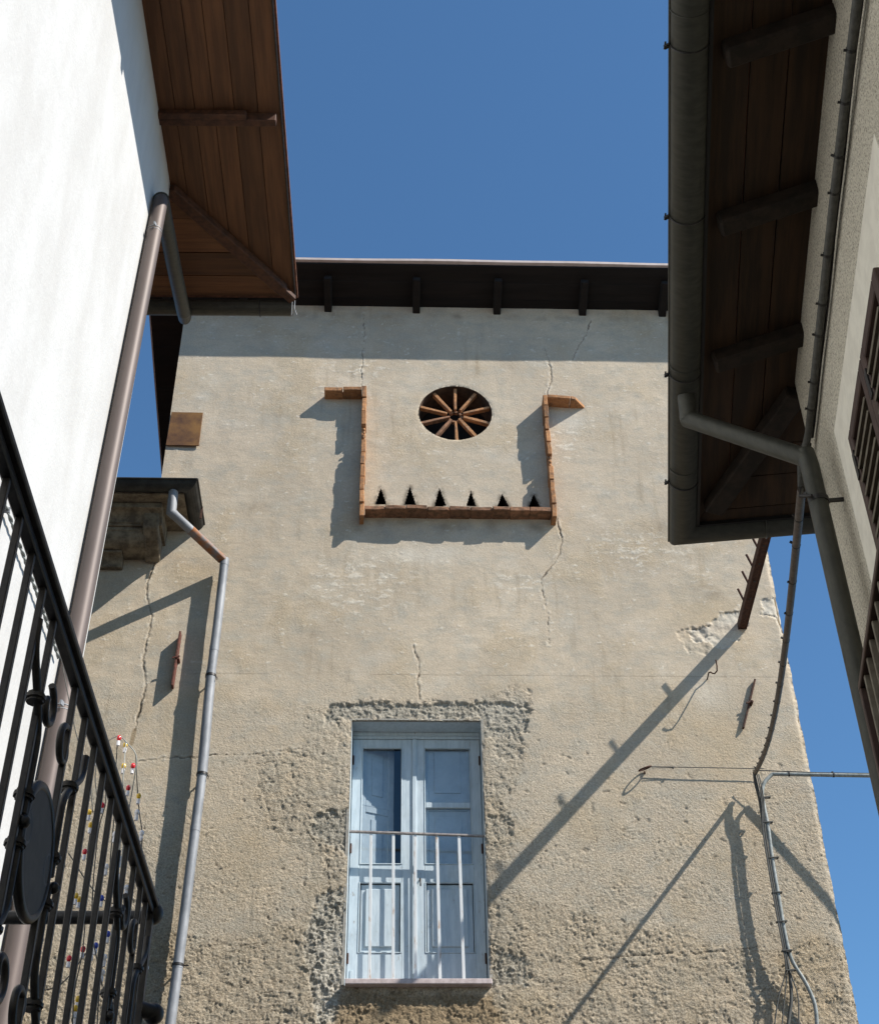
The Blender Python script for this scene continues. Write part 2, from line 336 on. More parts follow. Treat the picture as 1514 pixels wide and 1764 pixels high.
def facade(name, u0, u1, z0, z1, parent, holes):
    du, dz = .0088, .0094
    us = np.linspace(u0, u1, int(round((u1-u0)/du))+1); zs = np.linspace(z0, z1, int(round((z1-z0)/dz))+1)
    if holes:
        for arr, vals in ((us, (WU0, WU1)), (zs, (WZ0, WZ1))):
            for v in vals: arr[np.argmin(abs(arr-v))] = v
    U, Z = np.meshgrid(us, zs); nz, nu = U.shape
    wu = U+.012*fbm(U, Z, 9, 3, 5); wz = Z+.012*fbm(U, Z, 9, 3, 15)
    n1 = fbm(U, Z, 1.3, 4, 1); n5 = fbm(U, Z, 5, 5, 2); n14 = fbm(wu, wz, 14, 4, 3); n34 = fbm(wu, wz, 32, 3, 4, .8)
    n26 = fbm(wu*1.0+.4*wz, wz, 24, 3, 61, .7); n70 = fbm(wu, wz, 62, 2, 67, .8); an = fbm(U*.35+.06*n5, Z, 22, 4, 6, .6)
    # regions
    zjoint = 7.352+.004*n5
    rough = sst(7.45, 6.9, Z+.25*n1)*.22 + sst(6.7, 5.4, Z+.5*n1)*.50
    rough = rough + .12*sst(.1, .5, n1)
    # smooth strip to the left of the down pipe
    smooth = np.exp(-((U+2.1)/.45)**2)*sst(5.2, 6.2, Z)
    rough = rough*(1-.6*smooth)
    win = px([(528, 1220), (612, 1207), (700, 1206), (800, 1212), (888, 1180), (914, 1190), (908, 1250), (903, 1335), (872, 1380), (882, 1450), (862, 1500), (858, 1700), (900, 1764), (480, 1764), (520, 1660), (545, 1600), (556, 1480), (470, 1440), (440, 1380), (450, 1300), (520, 1290)])
    sdw = polysd(U, Z, win)+.07*n5+.02*n14
    inw = sst(.012, -.012, sdw)
    rubz = sst(.08, -.12, Z-(4.95+.25*np.sin(U*1.1+1.0)+.18*n1)+.1*n5)
    rough = np.clip(rough+.35*inw, 0, 1)
    h = .005*n1+.0022*n5*(1-rough)+.0011*an*(1-rough)
    rid = 1-2*np.abs(n14)
    h += rough*.88*(.0040*n14+.0060*n34+.0016*rid-.012*np.clip(n26-.22, 0, .5)+.0045*n70)*(.30+1.3*sst(-.25, .35, fbm(U, Z, 2.6, 4, 77))) + .0006*n34
    h += rubz*(.010*fbm(wu, wz, 6, 4, 8, .6)+.004*n14+.0048*n34+.0035*n70-.013*np.clip(n26-.2, 0, .5))
    # grey exposed render around the window head and in blotches
    def blob(pts, amp=.05, soft=.02): return sst(soft, -soft, polysd(U, Z, px(pts))+amp*n5+.04*n14+.02*n34)
    grey = np.maximum.reduce([
        blob([(565, 1215), (890, 1210), (900, 1232), (830, 1252), (828, 1240), (605, 1240), (560, 1245)]),
        blob([(828, 1225), (906, 1215), (908, 1262), (830, 1275)]),
        blob([(845, 1262), (900, 1262), (895, 1310), (850, 1302)])*.6,
        blob([(545, 1405), (604, 1390), (603, 1470), (560, 1455), (530, 1440)]),
        blob([(545, 1545), (597, 1525), (596, 1640), (560, 1620), (520, 1620)]),
        blob([(842, 1405), (880, 1410), (882, 1440), (845, 1455)])*.6,
        blob([(520, 1620), (594, 1610), (594, 1690), (575, 1764), (548, 1764), (530, 1690)])*.8,
        blob([(850, 1630), (905, 1650), (905, 1700), (850, 1700)])*.8])
    smg = blob([(548, 1628), (592, 1620), (592, 1672), (555, 1680)], .015, .01)
    h += -.014*grey + grey*(.008*n14+.0055*n34+.005*n70)*(1-smg)
    h += -.004*inw+inw*(.006*n14+.003*n34)
    # plaster broken away beside the beam and at the corner
    brk = np.maximum.reduce([blob([(1240, 1058), (1282, 1052), (1288, 1075), (1275, 1098), (1250, 1118), (1190, 1100), (1190, 1085), (1222, 1078)], .02, .008),
                             blob([(1312, 1032), (1345, 1030), (1352, 1085), (1332, 1062), (1312, 1058)], .02, .008)])
    brk2 = blob([(1165, 1092), (1190, 1080), (1225, 1090), (1215, 1128), (1185, 1122)], .03, .01)
    h += -.010*brk-.006*brk2+.008*(brk+brk2)*n14
    # cracks
    crk = np.zeros(U.shape); lips = np.zeros(U.shape)
    for pts, wd in (([(626, 540), (628, 575), (624, 610), (622, 668)], .005), ([(1018, 552), (1010, 575), (998, 592), (986, 620)], .007), ([(937, 600), (948, 632), (950, 650), (943, 680)], .007),
                    ([(960, 895), (968, 925), (963, 955), (947, 980), (930, 1000)], .009), ([(930, 1000), (944, 1060), (945, 1110)], .004), ([(712, 1112), (722, 1145), (720, 1180), (724, 1207)], .007),
                    ([(268, 960), (262, 985), (252, 1010), (254, 1035), (262, 1062), (252, 1110), (246, 1136), (251, 1180), (242, 1225), (229, 1262)], .010), ([(240, 1312), (290, 1306), (330, 1305)], .009), ([(372, 1300), (430, 1300), (520, 1290)], .003),
                    ([(300, 1305), (345, 1306), (372, 1300)], .007), ([(715, 1350), (715, 1351)], .001), ([(1240, 1057), (1282, 1052)], .006), ([(1190, 1085), (1222, 1078)], .005), ([(1312, 1057), (1338, 1062), (1350, 1088)], .008),
                    ([(528, 1430), (560, 1470), (570, 1540)], .005), ([(1000, 1655), (1120, 1645), (1230, 1640), (1310, 1632)], .006), ([(300, 1610), (400, 1630), (520, 1622)], .004), ([(440, 1715), (520, 1700), (590, 1710)], .004)):
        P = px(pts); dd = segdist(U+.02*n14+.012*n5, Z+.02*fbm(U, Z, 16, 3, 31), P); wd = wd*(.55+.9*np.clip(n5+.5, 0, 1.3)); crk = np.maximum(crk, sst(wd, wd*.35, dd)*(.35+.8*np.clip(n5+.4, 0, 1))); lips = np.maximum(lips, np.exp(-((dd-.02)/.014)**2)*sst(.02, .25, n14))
    jn = sst(.006, .001, np.abs(Z-zjoint))*sst(-.25, .15, n1+.4*n5)*.45*(U > -1.9)
    # pits
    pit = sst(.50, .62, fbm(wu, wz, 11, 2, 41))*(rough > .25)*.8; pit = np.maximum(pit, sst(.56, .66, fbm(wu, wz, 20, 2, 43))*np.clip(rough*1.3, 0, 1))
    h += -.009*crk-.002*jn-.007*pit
    # white flakes and lime
    def gauss(x, y, rx, ry):
        cu, cz = th(x, y); return np.exp(-((U-cu)/rx)**2-((Z-cz)/ry)**2)
    fz = gauss(1090, 950, .45, .3)+gauss(890, 1000, .3, .14)+gauss(640, 1000, .45, .45)*.8+gauss(620, 635, .35, .15)+gauss(975, 760, .18, .3)*1.1+gauss(560, 1010, .5, .3)*.5+gauss(1220, 1000, .4, .4)*.4+gauss(560, 780, .5, .3)*.35+gauss(800, 1080, .8, .25)*.35+gauss(830, 640, .6, .12)*.3
    fl = sst(.22, .42, fbm(U*.42, Z, 15, 5, 51, .75)*1.05+.26*np.clip(fz, 0, 1.2)-.06)*np.clip(fz*1.4, 0, 1)*.7*(1-rough)*(.55+.6*np.clip(n34+.4, 0, 1))
    fl = np.maximum(fl, sst(.34, .46, fbm(U*.5, Z, 24, 3, 57, .7)+.10*n5)*.5*(Z > 7.3)*sst(-.2, .25, n5+.3*n1))
    lime = np.clip(sst(.1, .5, fbm(U*.7, Z, 3.1, 4, 91))*.35*(Z > 6.8)+gauss(720, 955, .5, .12)+gauss(980, 722, .2, .16)*1.2+gauss(1215, 1195, .22, .2)*.8+brk*1.3+grey*gauss(565, 1680, .15, .6)*1.4+gauss(590, 1650, .1, .3)*.8, 0, 1)*(.45+.5*np.clip(n5+.5, 0, 1))
    fl = np.maximum(fl, lips*.35*(1-rough)); h += .0032*fl+.0016*lips
    strk = np.clip(fbm(U, Z*.10, 11, 4, 83, .6)-.08, 0, 1)*sst(-.1, .3, fbm(U, Z, .9, 3, 87))
    gstain = .45*np.maximum(blob([(500, 1230), (600, 1230), (600, 1764), (470, 1764), (500, 1640), (540, 1500), (440, 1420), (430, 1320)], .16, .12), blob([(835, 1200), (905, 1190), (925, 1330), (880, 1480), (905, 1700), (845, 1764)], .14, .10))*np.clip(.5+1.5*n5, 0, 1)
    ochre = np.clip(.5*strk+sst(.0, .5, n1+.35*n5)*.55+gauss(1230, 1060, .5, .3)*.9+gauss(1250, 1290, .35, .5)*.8+gauss(1120, 1230, .5, .3)*.5+rubz*.35+gauss(420, 1480, .4, .5)*.5+gauss(500, 1350, .4, .5)*.4+gauss(640, 780, .12, .7)*.4+gauss(1390, 1600, .2, 1.0)*.4, 0, 1)
    stone = np.clip(blob([(585, 1712), (850, 1712), (862, 1764), (870, 1840), (560, 1840)], .08, .03)+sst(.012, .004, segdist(U, Z, px([(232, 1258), (226, 1282)]))-.012)*.9, 0, 1)
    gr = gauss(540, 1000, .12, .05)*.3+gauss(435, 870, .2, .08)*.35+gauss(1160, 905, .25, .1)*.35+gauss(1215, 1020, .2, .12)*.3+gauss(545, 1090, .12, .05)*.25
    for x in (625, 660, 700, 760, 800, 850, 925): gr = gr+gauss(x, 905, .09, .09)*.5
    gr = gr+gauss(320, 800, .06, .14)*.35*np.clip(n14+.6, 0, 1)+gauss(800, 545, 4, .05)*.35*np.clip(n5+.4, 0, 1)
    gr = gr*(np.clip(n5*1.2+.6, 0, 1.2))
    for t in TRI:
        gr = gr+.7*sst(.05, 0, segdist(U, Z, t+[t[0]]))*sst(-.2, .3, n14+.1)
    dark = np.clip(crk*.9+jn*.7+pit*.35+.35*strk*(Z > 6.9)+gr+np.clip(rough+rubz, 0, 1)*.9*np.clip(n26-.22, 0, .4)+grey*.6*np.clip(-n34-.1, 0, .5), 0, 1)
    if holes:     # soften the rim of the round opening
        rc = np.hypot(U-CC[0], Z-CC[1]); h += -.006*sst(CR+.03, CR, rc)*(.5+n14)
        h += -.012*sst(.03, 0, np.maximum(np.maximum(WU0-U, U-WU1), np.maximum(WZ0-Z, Z-WZ1)))*(.4+.9*n14)
    # ragged corner
    h += -.03*sst(.05, 0, UT1-U)*(.6+.8*n14)*(U > 3)
    UU = U.copy(); ZZ = Z.copy()
    if u1 > 3: e = sst(.06, 0, UT1-U); UU += e*(.012*n5+.010*n14)
    if holes:
        cen_u = (U[:-1, :-1]+U[1:, 1:])/2; cen_z = (Z[:-1, :-1]+Z[1:, 1:])/2
        kill = (cen_u > WU0) & (cen_u < WU1) & (cen_z > WZ0) & (cen_z < WZ1)
        kill |= np.hypot(cen_u-CC[0], cen_z-CC[1]) < CR
        for t in TRI: kill |= polysd(cen_u, cen_z, t) < 0
        rc = np.hypot(UU-CC[0], ZZ-CC[1]); m = abs(rc-CR) < .0085; k = np.where(m, CR/np.maximum(rc, .01), 1)
        UU = CC[0]+(UU-CC[0])*k; ZZ = CC[1]+(ZZ-CC[1])*k
        # ragged plaster lip round the window
        lip = .010*n5+.012*n14
        top = (abs(Z-WZ1) < 1e-6) & (U > WU0-.01) & (U < WU1+.01); ZZ[top] += lip[top]-.004
        sd = ((abs(U-WU0) < 1e-6)) & (Z > WZ0) & (Z < WZ1); UU[sd] += np.minimum(.5*lip[sd], .004)-.001
        sd = ((abs(U-WU1) < 1e-6)) & (Z > WZ0) & (Z < WZ1); UU[sd] += np.maximum(.7*lip[sd], -.004)+.001
    else: kill = np.zeros((nz-1, nu-1), bool)
    P = np.stack([UU, h, ZZ], -1).reshape(-1, 3)
    r, f = np.array(T.r), np.array(T.f); W = P[:, :1]*r+(T.D-P[:, 1:2])*f; W[:, 2] += P[:, 2]+EYE
    o0 = np.array(wloc(parent)); W -= o0
    idx = np.arange(nz*nu).reshape(nz, nu); q = np.stack([idx[:-1, :-1], idx[:-1, 1:], idx[1:, 1:], idx[1:, :-1]], -1)[~kill]
    me = bpy.data.meshes.new(name); me.vertices.add(len(W)); me.vertices.foreach_set('co', W.astype('f').ravel())
    me.loops.add(q.size); me.loops.foreach_set('vertex_index', q.astype('i').ravel()); me.polygons.add(len(q))
    me.polygons.foreach_set('loop_start', np.arange(0, q.size, 4, dtype='i')); me.polygons.foreach_set('loop_total', np.full(len(q), 4, dtype='i'))
    me.polygons.foreach_set('use_smooth', np.ones(len(q), bool)); me.update(calc_edges=True)
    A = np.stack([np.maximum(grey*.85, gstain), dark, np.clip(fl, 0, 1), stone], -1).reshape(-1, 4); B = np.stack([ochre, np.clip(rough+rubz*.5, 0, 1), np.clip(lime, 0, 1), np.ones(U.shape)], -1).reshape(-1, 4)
    for nm, a in (('maskA', A), ('maskB', B)):
        c = me.color_attributes.new(nm, 'FLOAT_COLOR', 'POINT'); c.data.foreach_set('color', a.astype('f').ravel())
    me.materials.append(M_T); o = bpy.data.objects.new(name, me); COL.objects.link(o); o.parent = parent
    return o

# ================================================================== TOWER HOUSE
tower = thing('tower_house', 'tall old tower house of cracked beige plaster with a pale blue window and brick relief', 'building', T.P(.6, 0, -EYE))
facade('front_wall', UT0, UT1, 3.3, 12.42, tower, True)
SL = .4
def rz(d): return 12.55-SL*(.47-d)       # underside of the roof at distance d out of the wall
b = MB(); b.box(T, UT0, UT1, -.30, -.02, -EYE, 3.3)
for ua, ub in ((UT0, UT0+.3), (UT1-.3, UT1-.012)):
    vs = [T.P(u, d, z) for u in (ua, ub) for d, z in ((-.02, -EYE), (-6, -EYE), (-6, rz(-6)), (-.02, rz(-.02)))]
    b.add(vs, [(0, 1, 2, 3), (7, 6, 5, 4), (0, 4, 5, 1), (1, 5, 6, 2), (2, 6, 7, 3), (3, 7, 4, 0)])
b.box(T, UT0+.3, UT1-.3, -6, -5.7, -EYE, rz(-6))
b.build('side_walls', M_T, tower)
# round niche
b = MB(); n = 72; vs = []; fs = []
for i in range(n):
    a = 2*math.pi*i/n
    for d in (.0, -.32): vs.append(T.P(CC[0]+(CR+.002)*math.cos(a), d-.004 if d == 0 else d, CC[1]+(CR+.002)*math.sin(a)))
for i in range(n): j = (i+1) % n; fs.append((2*i, 2*i+1, 2*j+1, 2*j))
b.add(vs, fs, True)
rv = b.build('round_window', M_nich, tower); rv['label'] = 'round opening filled with a wheel of terracotta spokes'
b = MB(); b.add([T.P(CC[0]+(CR+.02)*math.cos(2*math.pi*i/n), -.318, CC[1]+(CR+.02)*math.sin(2*math.pi*i/n)) for i in range(n)], [tuple(range(n))])
b.build('dark_backing', M_unlit, rv)
rnd = random.Random(3)
for k in range(10):
    a = R_(90-36*k)+rnd.uniform(-.03, .03); ca, sa = math.cos(a), math.sin(a)
    r0, r1 = .075+rnd.uniform(-.012, .02), CR-.002
    w0 = .033+rnd.uniform(-.004, .004); hb = .035; dd = -.035+rnd.uniform(-.008, .004)
    b = MB(); vs = []
    for r_, ww in ((r0, w0*.85), ((r0+r1)/2, w0), (r1, w0*1.05)):
        for sx, d in ((-1, dd), (1, dd), (1, dd-.055), (-1, dd-.055)):
            o_ = rnd.uniform(-.002, .002)
            vs.append(T.P(CC[0]+ca*r_-sa*sx*(ww/2+o_*1.6), d+o_, CC[1]+sa*r_+ca*sx*(ww/2+o_)))
    b.add(vs, [(0, 1, 2, 3), (11, 10, 9, 8)]+[(i*4+j, i*4+(j+1) % 4, i*4+4+(j+1) % 4, i*4+4+j) for i in (0, 1) for j in range(4)])
    b.build('spoke', M_brick if k not in (6, 7) else M_brickd, rv, .004)
b = MB()

# broken hub ring
for k in range(7):
    a0, a1 = R_(200+45*k), R_(200+45*k+30)
    b.beam(T.P(CC[0]+.072*math.cos(a0), -.085, CC[1]+.072*math.sin(a0)), T.P(CC[0]+.072*math.cos(a1), -.085, CC[1]+.072*math.sin(a1)), .022, .04, T.f)
hb = MB(); hb.v = b.v; hb.f = b.f; hb.sm = b.sm; hb.build('hub', M_brickd, rv)
# small triangular slits: dark pockets
for t in TRI:
    b = MB(); c = (sum(p[0] for p in t)/3, sum(p[1] for p in t)/3)
    out = [(c[0]+(p[0]-c[0])*1.12, c[1]+(p[1]-c[1])*1.12) for p in t]
    b.add([T.P(u, -.006, z) for u, z in out]+[T.P(u, -.22, z) for u, z in out], [(0, 1, 4, 3), (1, 2, 5, 4), (2, 0, 3, 5), (3, 4, 5)])
    b.build('triangular_slit', M_unlit, tower)
# brick relief: frame of projecting bricks
def bricks_along(p0, p1, n, thick, name, proj, parent, m=M_brick, rs=1, skip=(), jit=.004, core=.5):
    rn = random.Random(rs); b = MB(); L_ = math.hypot(p1[0]-p0[0], p1[1]-p0[1]); dx, dz = (p1[0]-p0[0])/L_, (p1[1]-p0[1])/L_
    cuts = [0]
    for i in range(n): cuts.append(cuts[-1]+1+rn.uniform(-.12, .12))
    cuts = [c/cuts[-1]*L_ for c in cuts]
    for i in range(n):
        a0, a1 = cuts[i]+.004, cuts[i+1]-.004; tw = rn.uniform(-jit, jit); tw2 = rn.uniform(-jit, jit); pr = proj+rn.uniform(-.012, .008); th_ = thick+rn.uniform(-.004, .004)
        if i in skip: pr *= .62; th_ *= .8
        vs = []
        for a, off in ((a0, tw), ((a0+a1)/2, tw+rn.uniform(-.002, .002)), (a1, tw2)):
            for s_, d in ((-1, -.03), (1, -.03), (1, pr+rn.uniform(-.004, .004)), (-1, pr+rn.uniform(-.004, .004))):
                px_, pz_ = p0[0]+dx*a, p0[1]+dz*a
                vs.append(T.P(px_-dz*(s_*th_/2+off), d, pz_+dx*(s_*th_/2+off)))
        b.add(vs, [(0, 1, 2, 3), (11, 10, 9, 8)]+[(k*4+j, k*4+(j+1) % 4, k*4+4+(j+1) % 4, k*4+4+j) for k in (0, 1) for j in range(4)])
        if i == 0:
            q0, q1 = cuts[0]+.006, cuts[-1]-.006; cv = []
            for a in (q0, q1):
                for s_, d in ((-1, -.03), (1, -.03), (1, proj*core), (-1, proj*core)):
                    cv.append(T.P(p0[0]+dx*a-dz*s_*thick*.36, d, p0[1]+dz*a+dx*s_*thick*.36))
            b.add(cv, [(0, 1, 2, 3), (7, 6, 5, 4), (0, 4, 5, 1), (1, 5, 6, 2), (2, 6, 7, 3), (3, 7, 4, 0)])
        if i in skip:
            for k in range(7):
                a = rn.uniform(a0, a1); c_ = T.P(p0[0]+dx*a-dz*rn.uniform(-.01, .01), pr+rn.uniform(0, .03), p0[1]+dz*a); b.ball(c_, rn.uniform(.014, .026), 6, (1, .8, 1.2))
    o = b.build(name, m, parent, .005); return o
pj = .15
pL0, pL1 = th(628, 663, pj), th(622.5, 888, pj)
pR0, pR1 = th(938, 680, pj), th(956, 890, pj)
pRm = th(945, 760, pj)
fr = MB(); 
# thin mortar bed behind the relief keeps it one part
zc = (th(627, 872, pj)[1]+th(952, 876, pj)[1])/2
relief = MB().box(T, pL0[0]-.02, pL0[0]+.02, -.02, .02, zc, pL0[1]).build('brick_relief', M_brick, tower)
relief['label'] = 'projecting terracotta brick relief standing out round the wheel window'
bricks_along(pL1, pL0, 10, .046, 'brick_upright', pj, relief, rs=4, skip=(6,))
bricks_along(pR1, pRm, 6, .046, 'brick_upright', pj, relief, rs=9, skip=(4,))
bricks_along((pRm[0]-.001, pRm[1]+.004), pR0, 4, .046, 'brick_upright', pj, relief, rs=12)
bricks_along((pL1[0]+.028, th(627, 873, pj)[1]), (pR1[0]-.028, th(952, 876, pj)[1]), 9, .05, 'brick_ledge', pj, relief, m=M_brickd, rs=5, core=.88)
cL = th(558, 668, pj); bricks_along((cL[0], cL[1]), (pL0[0]-.026, cL[1]+.002), 2, .05, 'brick_cap', pj, relief, rs=6)
cR0, cR1 = th(945, 682, pj), th(983, 684, pj)
bricks_along((pR0[0]+.026, cR0[1]), cR1, 1, .045, 'brick_cap', pj, relief, rs=8)
b = MB(); tip = th(1007, 698, 0.0)
zt_ = cR1[1]
b.prism([T.P(cR1[0]+.003, -.03, zt_-.022), T.P(cR1[0]+.003, pj, zt_-.022), T.P(cR1[0]+.05, pj*.92, zt_-.022), T.P(tip[0]+.02, -.03, zt_-.022)], Vector((0, 0, .044)))
b.build('broken_brick', M_brick, relief, .004)
# ------------------------------------------------------------ roof
b = MB(); UO0, UO1 = -2.83, 4.25
npl = 26; 
# soffit boards run along the wall, stepped a little
nb = 5
for i in range(nb):
    d0 = .47-.47*i/nb; d1 = .47-.47*(i+1)/nb; oz = .006*(i % 2)
    vs = []
    for u in (UO0, UO1):
        for d in (d1, d0): vs += [T.P(u, d, rz(d)+oz), T.P(u, d, rz(d)+.022)]
    b.add(vs, [(0, 1, 3, 2), (4, 6, 7, 5), (0, 2, 6, 4), (1, 5, 7, 3), (0, 4, 5, 1), (2, 3, 7, 6)])
for i in range(24):
    d0 = -.25*i; d1 = d0-.25; oz = .006*(i % 2)
    for ua, ub in ((UO0, UT0+.02), (UT1-.02, UO1)):
        vs = []
        for u in (ua, ub):
            for d in (d1, d0): vs += [T.P(u, d, rz(d)+oz), T.P(u, d, rz(d)+.022)]
        b.add(vs, [(0, 1, 3, 2), (4, 6, 7, 5), (0, 2, 6, 4), (1, 5, 7, 3), (0, 4, 5, 1), (2, 3, 7, 6)])
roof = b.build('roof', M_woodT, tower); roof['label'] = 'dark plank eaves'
b = MB()
for u in [-2.62, -1.75]+[th(x, 540)[0] for x in (565, 717, 856, 1003, 1140)]+[3.62]:
    p0 = T.P(u, -.05, rz(-.05)-.052); p1 = T.P(u, .36, rz(.36)-.052)
    r1 = MB().beam(p0, p1, .085, .1); r1.build('rafter', M_woodT, roof, .008)
b = MB(); nseg = 60     # covering sheet with a slightly wavy front edge
vs = []; fs = []
for i in range(nseg+1):
    u = UO0-.02+(UO1-UO0+.04)*i/nseg; wv = .004*math.sin(u*1.1+.5)+.002*math.sin(u*3.7)
    for d, off in ((.50+wv, .0245), (.50+wv, .058), (-6.3, .0245), (-6.3, .058)): vs.append(T.P(u, d, rz(d)+off))
for i in range(nseg):
    a, c = i*4, i*4+4; fs += [(a, c, c+1, a+1), (a+1, c+1, c+3, a+3), (a+2, a+3, c+3, c+2), (a, a+2, c+2, c)]
fs += [(0, 1, 3, 2), (nseg*4, nseg*4+2, nseg*4+3, nseg*4+1)]
b.add(vs, fs); b.build('roof_covering', M_pink, roof)
b = MB()
for i in range(44): # tiles on top, set back from the edge
    u = UO0+.08+i*.16
    b.tube([T.P(u, .30, rz(.30)+.15), T.P(u, -6.2, rz(-6.2)+.15)], .07, 8)
b.build('roof_tiles', M_tile, roof)
# rusty plate, at the corner
P4 = [th(296, 712), th(350, 713), th(343, 770), th(286, 769)]
b = MB(); b.prism([T.P(max(u, UT0-.01), .012, z) for u, z in P4], T.f*-.012+Vector((0, 0, 0))); 
b.build('corner_plate', M_rustplate, tower, .002)['label'] = 'square rusty metal plate let into the tower corner'
# ------------------------------------------------------------ french window
DD = -.24      # door plane
wn = MB()
# painted reveals
wn.box(T, WU0-.012, WU0+.008, DD-.06, -.05, WZ0, WZ1+.012); wn.box(T, WU1-.008, WU1+.012, DD-.06, -.05, WZ0, WZ1+.012); wn.box(T, WU0+.008, WU1-.008, DD-.06, -.045, WZ1-.002, WZ1+.014)
rb = MB(); rb.box(T, WU0-.02, WU0+.004, -.05, -.012, WZ0, WZ1+.012); rb.box(T, WU1-.010, WU1+.014, -.05, -.012, WZ0, WZ1+.012); rb.box(T, WU0+.004, WU1-.010, -.045, -.012, WZ1+.002, WZ1+.016); rb.build('plaster_reveal', M_rev, tower)
win = wn.build('french_window', M_blue, tower); win['label'] = 'tall pale blue french window with two glazed leaves'
iu0, iu1 = WU0+.012, WU1-.012; um = th(714, 1300, DD)[0]
zt = WZ1-.004
b = MB(); b.box(T, iu0, iu1, DD-.055, DD+.02, zt-.035, zt); b.box(T, iu0, iu1, DD-.055, DD+.012, zt-.065, zt-.035)
b.build('head_frame', M_blue, win, .003)
def zat(y, d=DD): return th(714, y, d)[1]
lz1 = zt-.068; lz0 = WZ0+.01
gz1, gz0 = zat(1288), zat(1490); pz1, pz0 = zat(1520), zat(1643)
for sd, (a, c) in enumerate(((iu0+.002, um-.002), (um+.002, iu1-.002))):
    leaf = MB(); st = .095 if sd == 0 else .092
    sa, sc = (.085, .11) if sd == 0 else (.085, .085)
    leaf.box(T, a, a+sa, DD-.04, DD, lz0, lz1); leaf.box(T, c-sc, c, DD-.04, DD, lz0, lz1)
    leaf.box(T, a+sa, c-sc, DD-.04, DD-.001, gz1, lz1); leaf.box(T, a+sa, c-sc, DD-.04, DD-.001, pz1, gz0); leaf.box(T, a+sa, c-sc, DD-.04, DD-.001, lz0, pz0)
    lf = leaf.build('door_leaf', M_blue, win, .004, seg=2)
    # mouldings round glass and panel
    b = MB()
    for z0, z1 in ((gz0, gz1), (pz0, pz1)):
        x0, x1 = a+sa, c-sc; t = .010
        b.box(T, x0, x0+t, DD-.02, DD+.006, z0, z1); b.box(T, x1-t, x1, DD-.02, DD+.006, z0, z1); b.box(T, x0+t, x1-t, DD-.02, DD+.006, z1-t, z1); b.box(T, x0+t, x1-t, DD-.02, DD+.006, z0, z0+t)
    b.build('moulding', M_blue, lf, .004)
    b = MB(); x0, x1 = a+sa+.014, c-sc-.014
    b.box(T, x0, x1, DD-.034, DD-.022, pz0+.014, pz1-.014); b.box(T, x0+.045, x1-.045, DD-.030, DD-.006, pz0+.06, pz1-.06)
    b.build('lower_panel', M_blue, lf, .008)
    b = MB(); b.box(T, x0, x1, DD-.028, DD-.024, gz0+.014, gz1-.014); b.build('glass_pane', M_glass, lf)
    if sd == 1:
        b = MB(); b.box(T, x0, x1, DD-.036, DD-.006, zat(1391), zat(1382)); b.build('glazing_bar', M_blue, lf, .003)
    for hz_ in (lz0+.30, (lz0+lz1)/2+.1, lz1-.22):
        hu_ = a+.006 if sd == 0 else c-.006
        b = MB(); b.tube([T.P(hu_, DD+.008, hz_-.045), T.P(hu_, DD+.008, hz_+.045)], .008, 8); b.build('hinge', M_ironrust, lf)
    # inner shutter: left one folded half open, right one closed
    b = MB()
    if sd == 0:
        h0 = Vector((x0-.02, DD-.045, 0)); ang = R_(24); Lw = .33
        def PP(s, t, z): return T.P(h0.x+s*math.cos(ang)-t*math.sin(ang), h0.y-s*math.sin(ang)-t*math.cos(ang), z)
    else:
        def PP(s, t, z): return T.P(x0-.03+s, DD-.048-t, z)
        Lw = x1-x0+.06
    class QF:
        P = staticmethod(lambda a, b, c: PP(a, b, c))
    b.box(QF, 0, Lw, .012, .03, gz0-.1, gz1+.1)
    hm = (gz0+gz1)/2+.02
    for z0, z1 in ((gz0-.08, hm-.03), (hm+.03, gz1+.08)):
        b.box(QF, 0, .055, 0, .013, z0-.03, z1+.03); b.box(QF, Lw-.055, Lw, 0, .013, z0-.03, z1+.03); b.box(QF, .055, Lw-.055, 0, .013, z1-.03, z1+.03); b.box(QF, .055, Lw-.055, 0, .013, z0-.03, z0+.03)
        b.box(QF, .11, Lw-.11, .002, .013, z0+.09, z1-.09)
    b.build('inner_shutter', M_bluein, lf, .003)
b = MB(); zh = lz0+1.0; b.tube([T.P(um+.045, DD, zh), T.P(um+.045, DD+.035, zh), T.P(um+.05, DD+.04, zh-.01), T.P(um+.05, DD+.04, zh-.07)], .007, 8); b.build('handle', M_iron, win)
b = MB(); b.box(T, um-.022, um+.018, DD, DD+.014, lz0, lz1); b.build('meeting_strip', M_blue, win, .006, seg=2)
MB().box(T, um-.012, um+.012, DD+.014, DD+.022, lz0+.02, lz0+.17).build('bolt', M_blue, win, .002); MB().box(T, iu0+.03, iu0+.055, DD, DD+.006, lz0+.02, lz0+.2).build('bolt', M_blue, win, .002)
# dark room behind
b = MB(); b.add([T.P(u, d, z) for u, d, z in ((-.6, -.32, 4.2), (1.05, -.32, 4.2), (1.05, -.32, 7.1), (-.6, -.32, 7.1), (-.6, -1.6, 4.2), (1.05, -1.6, 4.2), (1.05, -1.6, 7.1), (-.6, -1.6, 7.1))], [(4, 5, 6, 7), (0, 1, 5, 4), (1, 2, 6, 5), (2, 3, 7, 6), (3, 0, 4, 7)])
b.build('dark_room', mat('unlit_interior', (.10, .11, .12), .95), win)
# sill
s0, s1 = th(594, 1690, .07), th(848, 1690, .07); sz = th(714, 1686, .07)[1]
b = MB(); b.box(T, s0[0], s1[0], DD-.05, .07, sz-.045, sz); b.build('sill', M_sill, tower, .006, seg=2)
